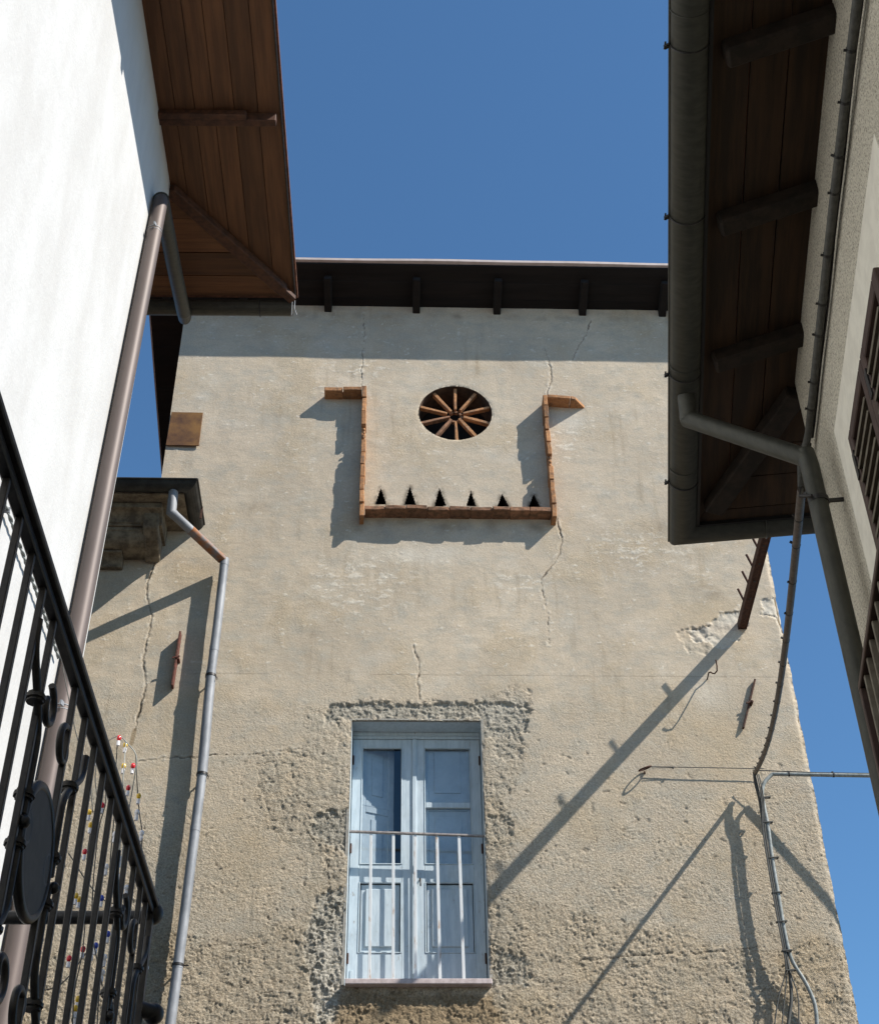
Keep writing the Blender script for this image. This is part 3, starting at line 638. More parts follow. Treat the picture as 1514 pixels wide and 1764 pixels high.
# window railing
rl = MB(); zr = th(715, 1437, -.10)[1]
z_a, z_b = th(601, 1433, -.10)[1], th(829, 1441, -.10)[1]
rl.beam(T.P(WU0-.01, -.10, z_a), T.P(WU1+.01, -.10, z_b), .03, .016)
rail = rl.build('window_railing', m_simple_noise('worn_brown_grey_paint', (.24, .21, .2), (.38, .34, .31), 30, .6, .2), tower, .002); rail['label'] = 'low worn iron railing across the blue window'
for xa, xb in ((639, 636.5), (677.5, 677), (715, 716), (752.5, 758), (790.5, 799)):
    ua = th(xa, 1445, -.10)[0]; ub = th(xb, 1683, -.10)[0]
    b = MB(); b.beam(T.P(ua, -.10, zr-.006), T.P(ub, -.10, sz-.005), .026, .010, T.f); b.build('baluster', M_railw, rail, .002)

# ================================================================== iron beam with pegs
bb = th(1278, 1078, 0)
beam = thing('projecting_beam', 'rusty iron beam with pegs jutting out of the tower wall near its right corner', 'iron beam', T.P(bb[0], 0, bb[1]))
def BP(d, du=0, dz=0): return T.P(bb[0]-.045*d+du, d, bb[1]+dz)
b = MB(); b.beam(BP(-.1, -.036), BP(1.75, -.036), .010, .085); b.beam(BP(-.1, 0, .038), BP(1.75, 0, .038), .072, .009); b.beam(BP(-.1, .036), BP(1.75, .036), .010, .085)
b.beam(BP(-.1, 0, -.030), BP(1.75, 0, -.030), .064, .006)
b.build('channel', M_ironrust, beam, .002)
for d in (.38, .66, .92, 1.21, 1.48):
    b = MB(); b.tube([BP(d, -.025, -.005), BP(d+.01, -.075, .155)], .012, 8); b.build('peg', M_ironrust, beam)
b = MB()
for d in (.5, .77, 1.04, 1.31): b.tube([BP(d, 0, -.030), BP(d, 0, -.037)], .012, 8)
b.build('bolt_heads', M_black, beam)

# ================================================================== hook
hk = th(1218, 1171)
hook = MB(); hu, hz = hk
pts = [(0, -.02, 0), (0, .03, .005), (.006, .07, .03), (.018, .10, .02), (.022, .14, -.02), (.03, .19, -.055), (.045, .23, -.05), (.045, .255, -.01), (.040, .27, .045)]
hook.tube([T.P(hu+a, d, hz+c) for a, d, c in pts], .0065, 8)
ho = hook.build('wall_hook', M_ironrust, loc=T.P(hu, 0, hz)); tag(ho, 'thin bent iron hook sticking out of the tower wall below the rusty beam', 'hook')

# ================================================================== wall anchors
for (x0, y0, x1, y1), m, lb in (((311, 1091, 297, 1184), M_redrust, 'red rusty flat iron wall anchor left of the zinc downpipe'), ((1301, 1169, 1281, 1253), M_ironrust, 'dark rusty wall anchor near the right corner below the beam')):
    a, c = th(x0, y0, .045), th(x1, y1, .045); mid = ((a[0]+c[0])/2, (a[1]+c[1])/2)
    t = thing('wall_anchor', lb, 'wall anchor', T.P(mid[0], 0, mid[1]), 'iron wall anchors')
    dp = .08 if m is M_redrust else .035
    b = MB(); b.beam(T.P(a[0], dp/2+.006, a[1]), T.P(c[0], dp/2+.006, c[1]), .018, dp, T.f); b.build('bar', m, t, .003)
    b = MB(); b.beam(T.P(mid[0]+.02, -.02, mid[1]), T.P(mid[0]+.02, .075, mid[1]+.0), .02, .022); b.beam(T.P(mid[0]-.035, dp+.012, mid[1]-.01), T.P(mid[0]+.035, dp+.012, mid[1]+.012), .012, .016); b.build('pin', m, t, .003)

# ================================================================== wire with ring, cables at the junction
J = th(1300, 1328, .10)
t = thing('stay_wire', 'thin horizontal wire with an oval iron ring on the tower wall right of the window', 'wire', T.P(*[th(1110, 1328)[0], 0, th(1110, 1328)[1]]))
b = MB(); e0 = th(1122, 1321, .045); e1 = th(1297, 1325, .045)
b.tube([T.P(e0[0], .045, e0[1]), T.P(e1[0]+.1, .05, e1[1])], .0042, 6); k0 = th(1159, 1323, .045)
b.tube([T.P(e0[0], .05, e0[1]-.016), T.P(k0[0], .045, k0[1])], .003, 6); b.ball(T.P(k0[0], .047, k0[1]), .012, 6)
b.build('wire', M_cable, t)
b = MB(); rc = th(1110, 1327, .03); pts = []
for i in range(25):
    a = 2*math.pi*i/24; pts.append(T.P(rc[0]+.055*math.cos(a), .060+.042*math.sin(a), rc[1]-.012*math.sin(a)+.022*math.cos(a)))
b.tube(pts, .007, 8); b.tube([T.P(rc[0]+.01, -.02, rc[1]-.02), T.P(rc[0]+.0, .02, rc[1]-.012)], .009, 8); b.build('ring', M_ironrust, t)

def smooth(pts, n=6):
    out = []; P = [Vector(p) for p in pts]; P = [P[0]*2-P[1]]+P+[P[-1]*2-P[-2]]
    for i in range(1, len(P)-2):
        for k in range(n):
            t = k/n; a, b_, c, d = P[i-1:i+3]
            out.append(.5*((2*b_)+(c-a)*t+(2*a-5*b_+4*c-d)*t*t+(3*b_-a-3*c+d)*t*t*t))
    out.append(P[-2]); return out
def TP(x, y, d): u, z = th(x, y, d); return T.P(u, d, z)
# right house corner clamp point
wallX = 1.09
CL = RR.P(.985, *[v for v in (lambda q: (q[0], q[1]))(RR.lat(1381, 842, .985))])
t = thing('overhead_cable', 'brown cable slung from the right house downpipe down to the tower wall', 'cable', CL)
J0 = TP(1301, 1332, .11)
path = [CL]
for i in range(1, 24):
    s = i/24; p = CL.lerp(J0, s); p.z -= .22*math.sin(math.pi*s); path.append(p)
path.append(J0); path = smooth(path, 2)
MB().tube(path, .019, 8).build('cable', M_cabbr, t)
rn = random.Random(2)
for i in range(16):
    p = path[int(2+i*2.9)]; q = path[int(2+i*2.9)+1]
    MB().tube([p, p+(q-p).normalized()*.010], .0205, 8).beam(p, p+T.r*-.027+Vector((0, 0, rn.uniform(-.01, .02))), .01, .008).build('cable_tie', M_black, t)
# pale bundle down the wall
t = thing('cable_bundle', 'pale grey cables bundled down the right side of the tower wall', 'cable', TP(1330, 1500, .1))
pth = [(1330, 1334, .13), (1316, 1350, .13), (1313, 1372, .13), (1322, 1420, .13), (1330, 1480, .13), (1341, 1545, .13), (1352, 1610, .12), (1364, 1655, .10), (1388, 1695, .09), (1404, 1735, .08), (1408, 1790, .05), (1412, 1850, .03)]
b = MB(); b.tube(smooth([TP(*p) for p in pth], 5), .017, 10); b.build('pale_cable', M_cabl2, t)
pth2 = [(1299, 1330, .12), (1302, 1352, .13), (1309, 1380, .12), (1316, 1430, .12), (1325, 1490, .12), (1337, 1560, .12), (1349, 1625, .11), (1359, 1670, .10), (1363, 1720, .10), (1358, 1764, .10), (1350, 1850, .1)]
b = MB(); b.tube(smooth([TP(*p) for p in pth2], 5), .015, 8); b.build('dark_cable', M_cable, t)
for k, (dx, e) in enumerate(((-9, -.0), (-4, .0), (7, .01))):
    q = [(1301+k*3, 1334, .15), (1306+k*3, 1356, .16), (1312+k*2, 1385, .15)] + [(x+dx*.25, y, .145) for x, y, _ in pth2[3:7]]+[(1357+dx*.4, 1672, .13), (1360+dx*2.0, 1715, .12), (1357+dx*2.6, 1770, .12), (1350+dx*2.6, 1850, .12)]
    b = MB(); b.tube(smooth([TP(*p) for p in q], 4), .0055, 6); b.build('thin_wire', M_cable, t)
for x, y in ((1318, 1374), (1322, 1417), (1332, 1478), (1338, 1538), (1346, 1588), (1355, 1638), (1362, 1672)):
    a = TP(x-8, y+1, .135); c = TP(x+8, y, .14); b = MB()
    b.beam(a+T.f*-.012, c+T.f*-.012, .012, .008); b.beam(a+T.f*.016, c+T.f*.016, .012, .008); b.beam(a+T.f*-.014, a+T.f*.02, .008, .012); b.beam(c+T.f*-.014, c+T.f*.02, .008, .012)
    b.build('cable_tie', M_cable, t)
# cable leaving to the right
t = thing('side_cable', 'pale grey cable running right from the tower wall into the blue sky', 'cable', TP(1330, 1334, .13))
A0 = TP(1330, 1334, .13); ux, zx = th(1330, 1334, .13)
A1 = T.P(ux+1.62*4.5, .13+.43*4.5, zx-.225*4.5)
pts = [A0]+[A0.lerp(A1, i/20)-Vector((0, 0, .05*math.sin(math.pi*i/20))) for i in range(1, 21)]
MB().tube(pts, .017, 10).build('cable', M_cabl2, t)
MB().tube([TP(1296, 1327, .1)]+[p+Vector((0, 0, .022)) for p in pts[1:]], .005, 6).build('carrier_wire', M_cable, t)
for i in range(14):
    p = A0.lerp(A1, .018+i*.05)-Vector((0, 0, .05*math.sin(math.pi*(.018+i*.05)))); MB().tube([p, p+T.r*.014], .021, 8).box(Frame(0), p.x-.006, p.x+.01, p.y-.006, p.y+.006, p.z-EYE+.018, p.z-EYE+.034).build('cable_tie', M_black, t)

# ================================================================== LOW HOUSE on the left with moulded eaves
low = thing('low_house', 'lower old house left of the tower with moulded eaves and dark gutter', 'building', T.P(-4.5, 0, -EYE))
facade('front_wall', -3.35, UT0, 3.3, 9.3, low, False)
b = MB(); b.box(T, -9, -3.35, -.3, 0, -EYE, 9.2); b.box(T, -3.35, UT0-.01, -.3, -.05, -EYE, 9.2); b.box(T, -9, -8.7, -6, -.3, -EYE, 9.2); b.box(T, -9, UT0-.02, -6.3, -6, -EYE, 9.2)
b.build('rear_walls', M_T, low)
def profile(prof, u0, u1):
    b = MB(); n = len(prof); b.add([T.P(u, d, z) for u in (u0, u1) for d, z in prof], [tuple(range(n)), tuple(range(n, 2*n))[::-1]]+[(k, (k+1) % n, (k+1) % n+n, k+n) for k in range(n)]); return b
pr1 = [(.001, 9.03), (.46, 9.03), (.46, 8.97)]+[(.445-.10*math.sin(R_(a)), 8.97-.10*(1-math.cos(R_(a)))) for a in range(0, 91, 15)]+[(.33, 8.865), (.33, 8.845), (.001, 8.845)]
pr2 = [(.001, 8.84), (.31, 8.84), (.31, 8.80)]+[(.30-.12*(1-math.cos(R_(a))), 8.80-.13*math.sin(R_(a))) for a in range(0, 91, 15)]+[(.001, 8.67)]
pr3 = [(.001, 8.665), (.17, 8.665), (.17, 8.64)]+[(.16-.10*math.sin(R_(a)), 8.64-.10*(1-math.cos(R_(a)))) for a in range(0, 91, 18)]+[(.001, 8.54)]
cor = profile(pr1, -9, -2.27).build('cornice', M_mold, low, .004)
profile(pr2, -9, -2.42).build('lower_moulding', M_mold, cor, .004); profile(pr3, -9, -2.66).build('lower_moulding', M_mold, cor, .004)
# scroll bracket at the end of the cornice
b = MB(); b.prism([T.P(-2.30, .40, 8.99), T.P(-2.30, .36, 8.80), T.P(-2.30, .25, 8.72), T.P(-2.30, .12, 8.66), T.P(-2.30, .02, 8.62), T.P(-2.30, .004, 8.99)], T.r*-.15); b.build('end_bracket', M_mold, cor, .015, seg=2)
b = MB(); b.box(T, -9, -2.05, .002, .58, 9.035, 9.06); b.build('eaves_board', M_mold, low)
def halfgutter(pts_fn, r, length_pts, n=10, t=.004):
    # swept half round, open on top; pts_fn(side, up, s) -> point
    vs = []; fs = []; ns = len(length_pts)
    for s in length_pts:
        for k in range(n+1):
            a = math.pi+math.pi*k/n; vs.append(pts_fn(r*math.cos(a), r*math.sin(a), s))
        for k in range(n+1):
            a = 2*math.pi-math.pi*k/n; vs.append(pts_fn((r-t)*math.cos(a), (r-t)*math.sin(a), s))
    m = 2*(n+1)
    for i in range(ns-1):
        for k in range(m): fs.append((i*m+k, i*m+(k+1) % m, (i+1)*m+(k+1) % m, (i+1)*m+k))
    fs += [tuple(range(m))[::-1], tuple(range((ns-1)*m, ns*m))]
    return vs, fs
b = MB()
G0, GZ, GR = .62, 9.13, .085
# mitred gutter: along the front, then back to the wall
vs = []; fs = []; n = 10
ln = [(-9, None), (-1.97, 'm'), (None, 0)]
for st in range(3):
    for ins in (0, 1):
        rr = GR-.004*ins
        rng = range(n+1) if not ins else range(n, -1, -1)
        for k in rng:
            a = math.pi+math.pi*k/n; s_, up = rr*math.cos(a), rr*math.sin(a)
            if st == 0: vs.append(T.P(-9, G0+s_, GZ+up))
            elif st == 1: vs.append(T.P(-2.0+s_, G0+s_, GZ+up))
            else: vs.append(T.P(-2.0+s_, .003, GZ+up))
m = 2*(n+1)
for i in range(2):
    for k in range(m): fs.append((i*m+k, i*m+(k+1) % m, (i+1)*m+(k+1) % m, (i+1)*m+k))
fs += [tuple(range(m)), tuple(range(2*m, 3*m))]
b.add(vs, fs, False); 
b.tube([T.P(-9, G0+GR, GZ), T.P(-2.0+GR, G0+GR, GZ)], .012, 8); b.tube([T.P(-2.0+GR, G0+GR, GZ), T.P(-2.0+GR, .0, GZ)], .012, 8)
gl = b.build('gutter', M_gutdark, low)
b = MB(); b.box(T, -2.0+GR-.008, -2.0+GR+.012, .25, .262, GZ-.13, GZ+.02); b.build('gutter_bracket', M_ironrust, gl)
b = MB()
for k, u in enumerate(np.arange(-8.6, -2.42, .17)):
    if u > -2.75 and k % 1 == 0: continue
    b.tube([T.P(u, .62, 9.20), T.P(u, -6.2, 9.20+1.9)], .075, 8)
b.box(T, -9, UT0-.02, -.1, .55, 9.07, 9.10)
b.add([T.P(-9, .55, 9.11), T.P(UT0-.02, .55, 9.11), T.P(UT0-.02, -6.3, 11.0), T.P(-9, -6.3, 11.0)], [(0, 1, 2, 3)])
b.build('roof_tiles', M_tile, low)

# zinc downpipe of the low house
t = thing('drainpipe', 'old zinc downpipe with a rusty elbow on the tower wall left of the window', 'drainpipe', T.P(-1.7, .1, -EYE))
e1 = th(295, 882, .60); e2 = th(385, 966, .11)
A = T.P(e1[0]-.005, .60, GZ-.06); B = T.P(e1[0], .60, e1[1]); C = T.P(e2[0], .11, e2[1])
b = MB(); b.tube([A, B, B.lerp(C, .06)], .048, 16); b.build('outlet', M_zinc, t)
b = MB(); b.tube([B.lerp(C, .03), B.lerp(C, .38)], .046, 16); b.build('upper_elbow', M_zinc, t)
b = MB(); b.tube([B.lerp(C, .36), C, C+Vector((0, 0, -.012))], .0475, 16); b.build('rusty_elbow', M_rust, t)
wp = [(387, 966), (374, 1080), (363, 1165), (348, 1335), (320, 1560), (296, 1745)]
D = [T.P(th(x, y, .11)[0], .11, th(x, y, .11)[1]) for x, y in wp]
D.append(D[-1]+(D[-1]-D[-2]).normalized()*.5); D.append(Vector((D[-1].x, D[-1].y, .05)))
b = MB(); b.tube([D[0]+Vector((0, 0, .02))]+D[1:3], .043, 16); b.build('upper_pipe', M_zinc, t)
b = MB(); b.tube([D[2]+Vector((0, 0, .05)), D[3]+Vector((0, 0, -.02))], .0465, 16); b.build('middle_pipe', M_zinc, t)
b = MB(); b.tube([D[3]]+D[4:], .043, 16); b.build('lower_pipe', M_zinc, t)
for k_, (p, q) in enumerate(((D[0], D[1]), (D[1], D[2]), (D[3], D[4]), (D[4], D[5]))):
    c_ = p.lerp(q, (.08, .5, .45, .6)[k_]); b = MB(); b.tube([c_-Vector((0, 0, .004)), c_+Vector((0, 0, .05))], .0448, 16); b.build('sleeve', M_zinc, t)
for p, q, r in ((D[2], D[3], .051), (D[3], D[4], .051)):
    z = Vector((0, 0, 1)); b = MB(); b.tube([p-z*.012, p+z*.012], r, 16); b.beam(p+T.f*.04, p+T.f*.12, .012, .012); b.tube([p+T.r*.045, p+T.r*.065-T.f*.02-z*.03, p+T.r*.06-T.f*.03-z*.055], .004, 5); b.build('clamp', M_iron, t)
p = T.P(th(306, 1664, .11)[0], .11, th(306, 1664, .11)[1]); b = MB(); b.tube([p-z*.010, p+z*.010], .05, 16); b.beam(p+T.f*.04, p+T.f*.12, .012, .012); b.tube([p+T.r*.05, p+T.r*.09], .006, 5); b.build('clamp', M_iron, t)

# ================================================================== WHITE HOUSE (left)
white = thing('white_house', 'tall white plastered house at left with brown plank eaves', 'building', L.P(-4.5, 2, -EYE))
LX, LF, LZ = -2.10, 8.20, 10.36      # wall plane, far corner, soffit height
b = MB(); 
fcor = lambda z: 8.208+.0448*(z-10.35)
for X0, X1, fa in ((LX-.35, LX, -7), (-7, LX-.35, None)):
    vs = []
    for z in (-EYE, LZ+.02):
        for X in (X0, X1):
            vs += [L.P(X, fa if fa is not None else fcor(z)-.35, z), L.P(X, fcor(z), z)]
    b.add(vs, [(0, 1, 3, 2), (4, 6, 7, 5), (0, 4, 5, 1), (2, 3, 7, 6), (0, 2, 6, 4), (1, 5, 7, 3)]); b.box(L, -7, LX-.35, -7, -6.65, -EYE, LZ+.02); b.box(L, -7, -6.65, -6.65, LF-.35, -EYE, LZ+.02)
b.build('wall', M_W, white)
EX, EF = -1.085, 9.60
def zs(X, f): return LZ+.10*max(0, (X-LX)/(EX-LX), (f-LF)/(EF-LF))
b = MB(); rn = random.Random(5)
hip = lambda X: LF+(X-LX)/(EX-LX)*(EF-LF)        # f on the hip for a given X
edges = [LX-.05, -1.96, -1.797, -1.637, -1.468, -1.271, EX]
def quadbox(b, pts, t=.022, g=0):
    b.prism(pts, Vector((0, 0, t)))
for i in range(6):
    x0, x1 = edges[i]+.003, edges[i+1]-.003; dz = rn.uniform(0, .004)
    quadbox(b, [L.P(x0, -7, zs(x0, 0)+dz), L.P(x1, -7, zs(x1, 0)+dz), L.P(x1, hip(x1), zs(x1, 0)+dz), L.P(x0, hip(max(x0, LX)), zs(x0, 0)+dz)])
eaves = b.build('eaves', M_woodL, white); eaves['label'] = 'brown planked eaves soffit'
b = MB(); fe = [LF-.05, 8.40, 8.60, 8.80, 9.03, 9.33, EF]
ih = lambda f: LX+(f-LF)/(EF-LF)*(EX-LX)
for i in range(6):
    f0, f1 = fe[i]+.003, fe[i+1]-.003; dz = rn.uniform(0, .005)+(.008 if i == 3 else 0)
    quadbox(b, [L.P(-7, f0, zs(-9, f0)+dz), L.P(ih(max(f0, LF)), f0, zs(-9, f0)+dz), L.P(ih(f1), f1, zs(-9, f1)+dz), L.P(-7, f1, zs(-9, f1)+dz)])
b.build('far_soffit', M_woodLx, eaves)
# cross beams
for f in (7.48, 5.75, 4.0, 2.3, .6, -1.1, -2.8, -4.5):
    b = MB(); b.box(L, LX-.05, -1.36, f-.075, f-.015, LZ-.055, LZ+.01); b.box(L, LX-.05, EX-.03, f-.015, f+.055, LZ-.045, LZ+.06); b.build('cross_beam', M_beamL, eaves, .006)
hp0 = L.P(LX, LF, LZ-.05); hp1 = L.P(EX-.10, EF-.14, zs(EX-.1, 0)-.05)
MB().beam(hp0, hp1, .11, .09).build('hip_rafter', M_beamL, eaves, .008)
MB().beam(hp0.lerp(hp1, .93)+Vector((0, 0, -.01)), L.P(EX-.01, EF-.02, zs(EX, 0)-.075), .085, .07).build('rafter_tail', M_beamL, eaves, .012)
# thin drip edge and roof slab
b = MB(); b.box(L, EX, EX+.012, -7, EF+.01, zs(EX, 0)-.012, zs(EX, 0)+.06); b.build('drip_edge', M_iron, eaves)
b = MB(); zz = zs(EX, 0)+.03
b.add([L.P(EX+.03, -7.1, zz), L.P(EX+.03, EF+.05, zz), L.P(-7, EF+.05, zz), L.P(-7, -7.1, zz), L.P(EX+.03, -7.1, zz+.03), L.P(EX+.03, EF+.05, zz+.03), L.P(-7, EF+.05, zz+.03), L.P(-7, -7.1, zz+.03), L.P(-4.4, -7.1, zz+1.1), L.P(-4.4, 6.6, zz+1.1)],
      [(0, 1, 2, 3), (0, 4, 5, 1), (1, 5, 6, 2), (2, 6, 7, 3), (3, 7, 8, 4, 0), (4, 8, 9, 5), (5, 9, 6), (6, 9, 8, 7)])
b.build('roof', M_tile, white)
b = MB()
b.tube([L.P(EX+.004, EF+.01, zs(EX, 0)), L.P(EX+.004, EF+.03, zs(EX, 0)-.14), L.P(EX+.03, EF+.04, zs(EX, 0)-.22)], .004, 6)
b.tube([L.P(EX-.02, EF+.02, zs(EX, 0)-.05), L.P(EX-.02, EF+.03, zs(EX, 0)-.24)], .003, 6); b.build('gutter_strap', M_zinc, eaves)
# far gutter
b = MB(); GX = lambda s, up, X: L.P(X, EF+.095+s, LZ+.05+up)
vs, fs = halfgutter(GX, .09, [-7, EX-.02]); b.add(vs, fs, False); fg = b.build('gutter', M_gut, white)
b = MB()
for X in (-1.42, -2.6, -3.6):
    b.tube([GX(.094*math.cos(math.pi+math.pi*k/10), .094*math.sin(math.pi+math.pi*k/10), X) for k in range(11)], .006, 6)
b.build('gutter_band', M_iron, fg)
# brown downpipe
t = thing('drainpipe', 'shiny brown downpipe on the sunlit white wall', 'drainpipe', L.P(-1.99, 7.9, -EYE))
PX = -2.03; PFt, PZt = L.lat(276, 348, PX)
fb_, zb_ = L.lat(38, 1579, PX)
fpipe = lambda z: PFt+(z-PZt)*(PFt-fb_)/(PZt-zb_)
pz2 = PZt-.4
top = L.P(PX, PFt, PZt); s = L.onz(318, 546, LZ-.12)
out = L.P(s[0], s[1], LZ-.12)
b = MB(); b.tube([L.P(s[0], EF+.09, LZ+.0), out, out.lerp(top, .2)], .062, 16); b.build('outlet', M_gut, t)
b = MB(); b.tube([out.lerp(top, .05), out.lerp(top, .5), out.lerp(top, 1)+Vector((0, 0, .05))], .066, 18); b.build('offset_pipe', M_gut, t)
b = MB(); bend = [out.lerp(top, .95)+Vector((0, 0, .06))]
for k in range(1, 7):
    a = k/6*math.pi/2; bend.append(top+(out-top).normalized()*(.10*(1-math.sin(a)))+Vector((0, 0, .03+.10*math.cos(a)-.06)))
bend.append(L.P(PX, fpipe(pz2), pz2)); bend.append(L.P(PX, fpipe(-EYE+.05), -EYE+.05))
b.tube(bend, .060, 24); b.build('pipe', M_brown, t)
for y, x in ((375, 262), (1240, 112)):
    f_, z_ = L.lat(x, y, PX); c = L.P(PX, fpipe(z_), z_)
    b = MB(); b.tube([c-Vector((0, 0, .018)), c-Vector((0, 0, .013))], .0625, 24); b.tube([c+Vector((0, 0, .010)), c+Vector((0, 0, .015))], .0625, 24); b.beam(c+L.r*-.05, c+L.r*-.12, .012, .012); b.beam(c+L.r*.02-L.f*.07, c+L.r*.01-L.f*.10, .012, .03); b.build('clamp', M_zinc, t)
    
# thin twisted cable on the white wall
fq0, zq0 = L.lat(14, 880, -2.075); fq1, zq1 = L.lat(84, 1084, -2.075)
t = thing('wall_cable', 'thin pale twisted cable running along the white wall behind the balcony railing', 'cable', L.P(-2.075, fq0, zq0))
zq = lambda f: zq0+(zq1-zq0)*(f-fq0)/(fq1-fq0)+.006*math.sin(f*3)
for ph in (0, math.pi):
    MB().tube([L.P(-2.075+.006*math.cos(f*40+ph), f, zq(f)+.006*math.sin(f*40+ph)) for f in np.arange(1.0, fpipe(zq1)-.1, .03)], .006, 6).build('cable_strand', M_cabl2, t)
for f in np.arange(1.4, 7.2, .9):
    b = MB(); b.beam(L.P(-2.11, f, zq(f)), L.P(-2.062, f, zq(f)), .012, .03); b.build('clip', M_zinc, t)
# ================================================================== BALCONY (left, black iron)
BX = -.72; BZ = 1.732; F1 = 3.91; F0 = .4
bal = thing('balcony', 'black wrought iron balcony railing with scrolls and an oval disc on the white house', 'balcony', L.P(-1.4, 2.2, .66))
b = MB(); b.box(L, LX, BX+.05, F0-.05, F1+.05, .58, .70); b.build('slab', M_conc, bal, .01)
b = MB(); 
b.box(L, BX-.018, BX+.024, F0, F1, BZ-.012, BZ+.004); b.box(L, BX-.012, BX+.012, F0, F1, BZ-.032, BZ-.012); b.build('handrail', M_iron, bal, .003)
b = MB(); b.tube([L.P(LX, F1, BZ-.04), L.P(BX, F1, BZ-.04)], .019, 12); b.build('end_rail', M_iron, bal)
b = MB(); b.tube([L.P(LX, F0, BZ-.04), L.P(BX, F0, BZ-.04)], .019, 12); b.build('end_rail', M_iron, bal)
b = MB(); b.box(L, BX-.014, BX+.014, F0, F1, .79, .802); b.box(L, LX, BX, F1-.014, F1+.014, .79, .802); b.build('bottom_rail', M_iron, bal, .002)
FB = [2.459-.1125*k for k in range(17)]+[2.459+.127*k for k in range(1, 11)]+[3.83]
dc = L.lat(62, 1475, BX)          # disc centre
for f in FB:
    if abs(f-dc[0]+.02) < .06: continue
    b = MB(); b.box(L, BX-.0068, BX+.0068, f-.0068, f+.0068, .79, BZ-.03); b.build('baluster', M_iron, bal, .0015)
for X in np.arange(LX+.14, BX-.1, .16):
    b = MB(); b.box(L, X-.008, X+.008, F1-.008, F1+.008, .80, BZ-.98 + .02); 
b = MB(); b.box(L, BX-.012, BX+.012, F1-.012, F1+.012, .70, BZ-.01); b.ball(L.P(BX+.002, F1+.02, BZ-.02), .034, 14); b.ball(L.P(BX+.002, F1+.02, BZ+.016), .018, 10); b.build('corner_post', M_iron, bal)
b = MB(); b.tube([L.P(BX+.0, F1+.0, BZ-.30), L.P(BX+.035, F1+.03, BZ-.30)], .022, 12); b.ball(L.P(BX+.035, F1+.04, BZ-.30), .030, 12); b.build('finial', M_iron, bal)
def arcpts(cf, cz, rf, rz, a0, a1, n=12): return [(cf+rf*math.cos(R_(a0+(a1-a0)*i/n)), cz+rz*math.sin(R_(a0+(a1-a0)*i/n))) for i in range(n+1)]
def scroll(pts2, r=.0085, name='scroll', X=BX):
    P = [L.P(X, f, z) for f, z in pts2]; b = MB(); b.tube(P, r, 8); return b.build(name, M_iron, bal)
def spiral(cf, cz, r0, r1, a0, a1, n=22): return [(cf+(r0+(r1-r0)*i/n)*math.cos(R_(a0+(a1-a0)*i/n)), cz+(r0+(r1-r0)*i/n)*math.sin(R_(a0+(a1-a0)*i/n))) for i in range(n+1)]
def motif(cf, cz, disc):
    H = .30; W_ = .135
    for sf in (-1, 1):
        for sz_ in (-1, 1):
            # S bar from the outer baluster, swelling towards the middle
            s2 = [(cf+sf*W_*2, cz+sz_*.36), (cf+sf*W_*1.9, cz+sz_*.30), (cf+sf*W_*1.35, cz+sz_*.235), (cf+sf*W_*1.02, cz+sz_*.18), (cf+sf*W_*.98, cz+sz_*.10), (cf+sf*W_*1.0, cz+sz_*.01)]
            P = smooth([L.P(BX+.004, f, z) for f, z in s2], 5); b = MB(); b.tube(P, .0085, 8); b.build('scroll_bar', M_iron, bal)
            c2 = spiral(cf+sf*W_*.62, cz+sz_*.275, .05, .018, 90 if sz_ > 0 else -90, (90 if sz_ > 0 else -90)+sf*sz_*300)
            scroll(c2, .008, 'curl')
            for (a, c) in ((cf+sf*W_*1.35, cz+sz_*.235), (cf+sf*W_, cz+sz_*.05)):
                b = MB(); p = L.P(BX, a, c); b.tube([p-Vector((0, 0, .010)), p+Vector((0, 0, .010))], .017, 10); b.tube([p-Vector((0, 0, .004)), p+Vector((0, 0, .004))], .021, 10); b.build('collar', M_iron, bal)
        c2 = spiral(cf+sf*.098, cz, .038, .014, 90, 90+sf*330); scroll(c2, .008, 'curl')
        b = MB(); b.ball(L.P(BX+.012, cf+sf*.145, cz-.01), .013, 8); b.build('knob', M_iron, bal)
    if disc:
        b = MB(); n = 40; Rf, Rz = .118, .128
        for X0, k in ((BX-.006, 1), ):
            ring = [L.P(BX-.007, cf+Rf*math.cos(2*math.pi*i/n), cz+Rz*math.sin(2*math.pi*i/n)) for i in range(n)]
            b.prism(ring, L.r*.014)
        d = b.build('oval_disc', M_disc, bal, .002)
        b = MB(); b.tube([L.P(BX, cf+(Rf)*math.cos(2*math.pi*i/n), cz+(Rz)*math.sin(2*math.pi*i/n)) for i in range(n+1)], .011, 8, False); b.build('disc_rim', M_iron, d)
motif(dc[0]-.02, dc[1], True)
motif(dc[0]+.99, dc[1], False)
motif(dc[0]-.99, dc[1], False)

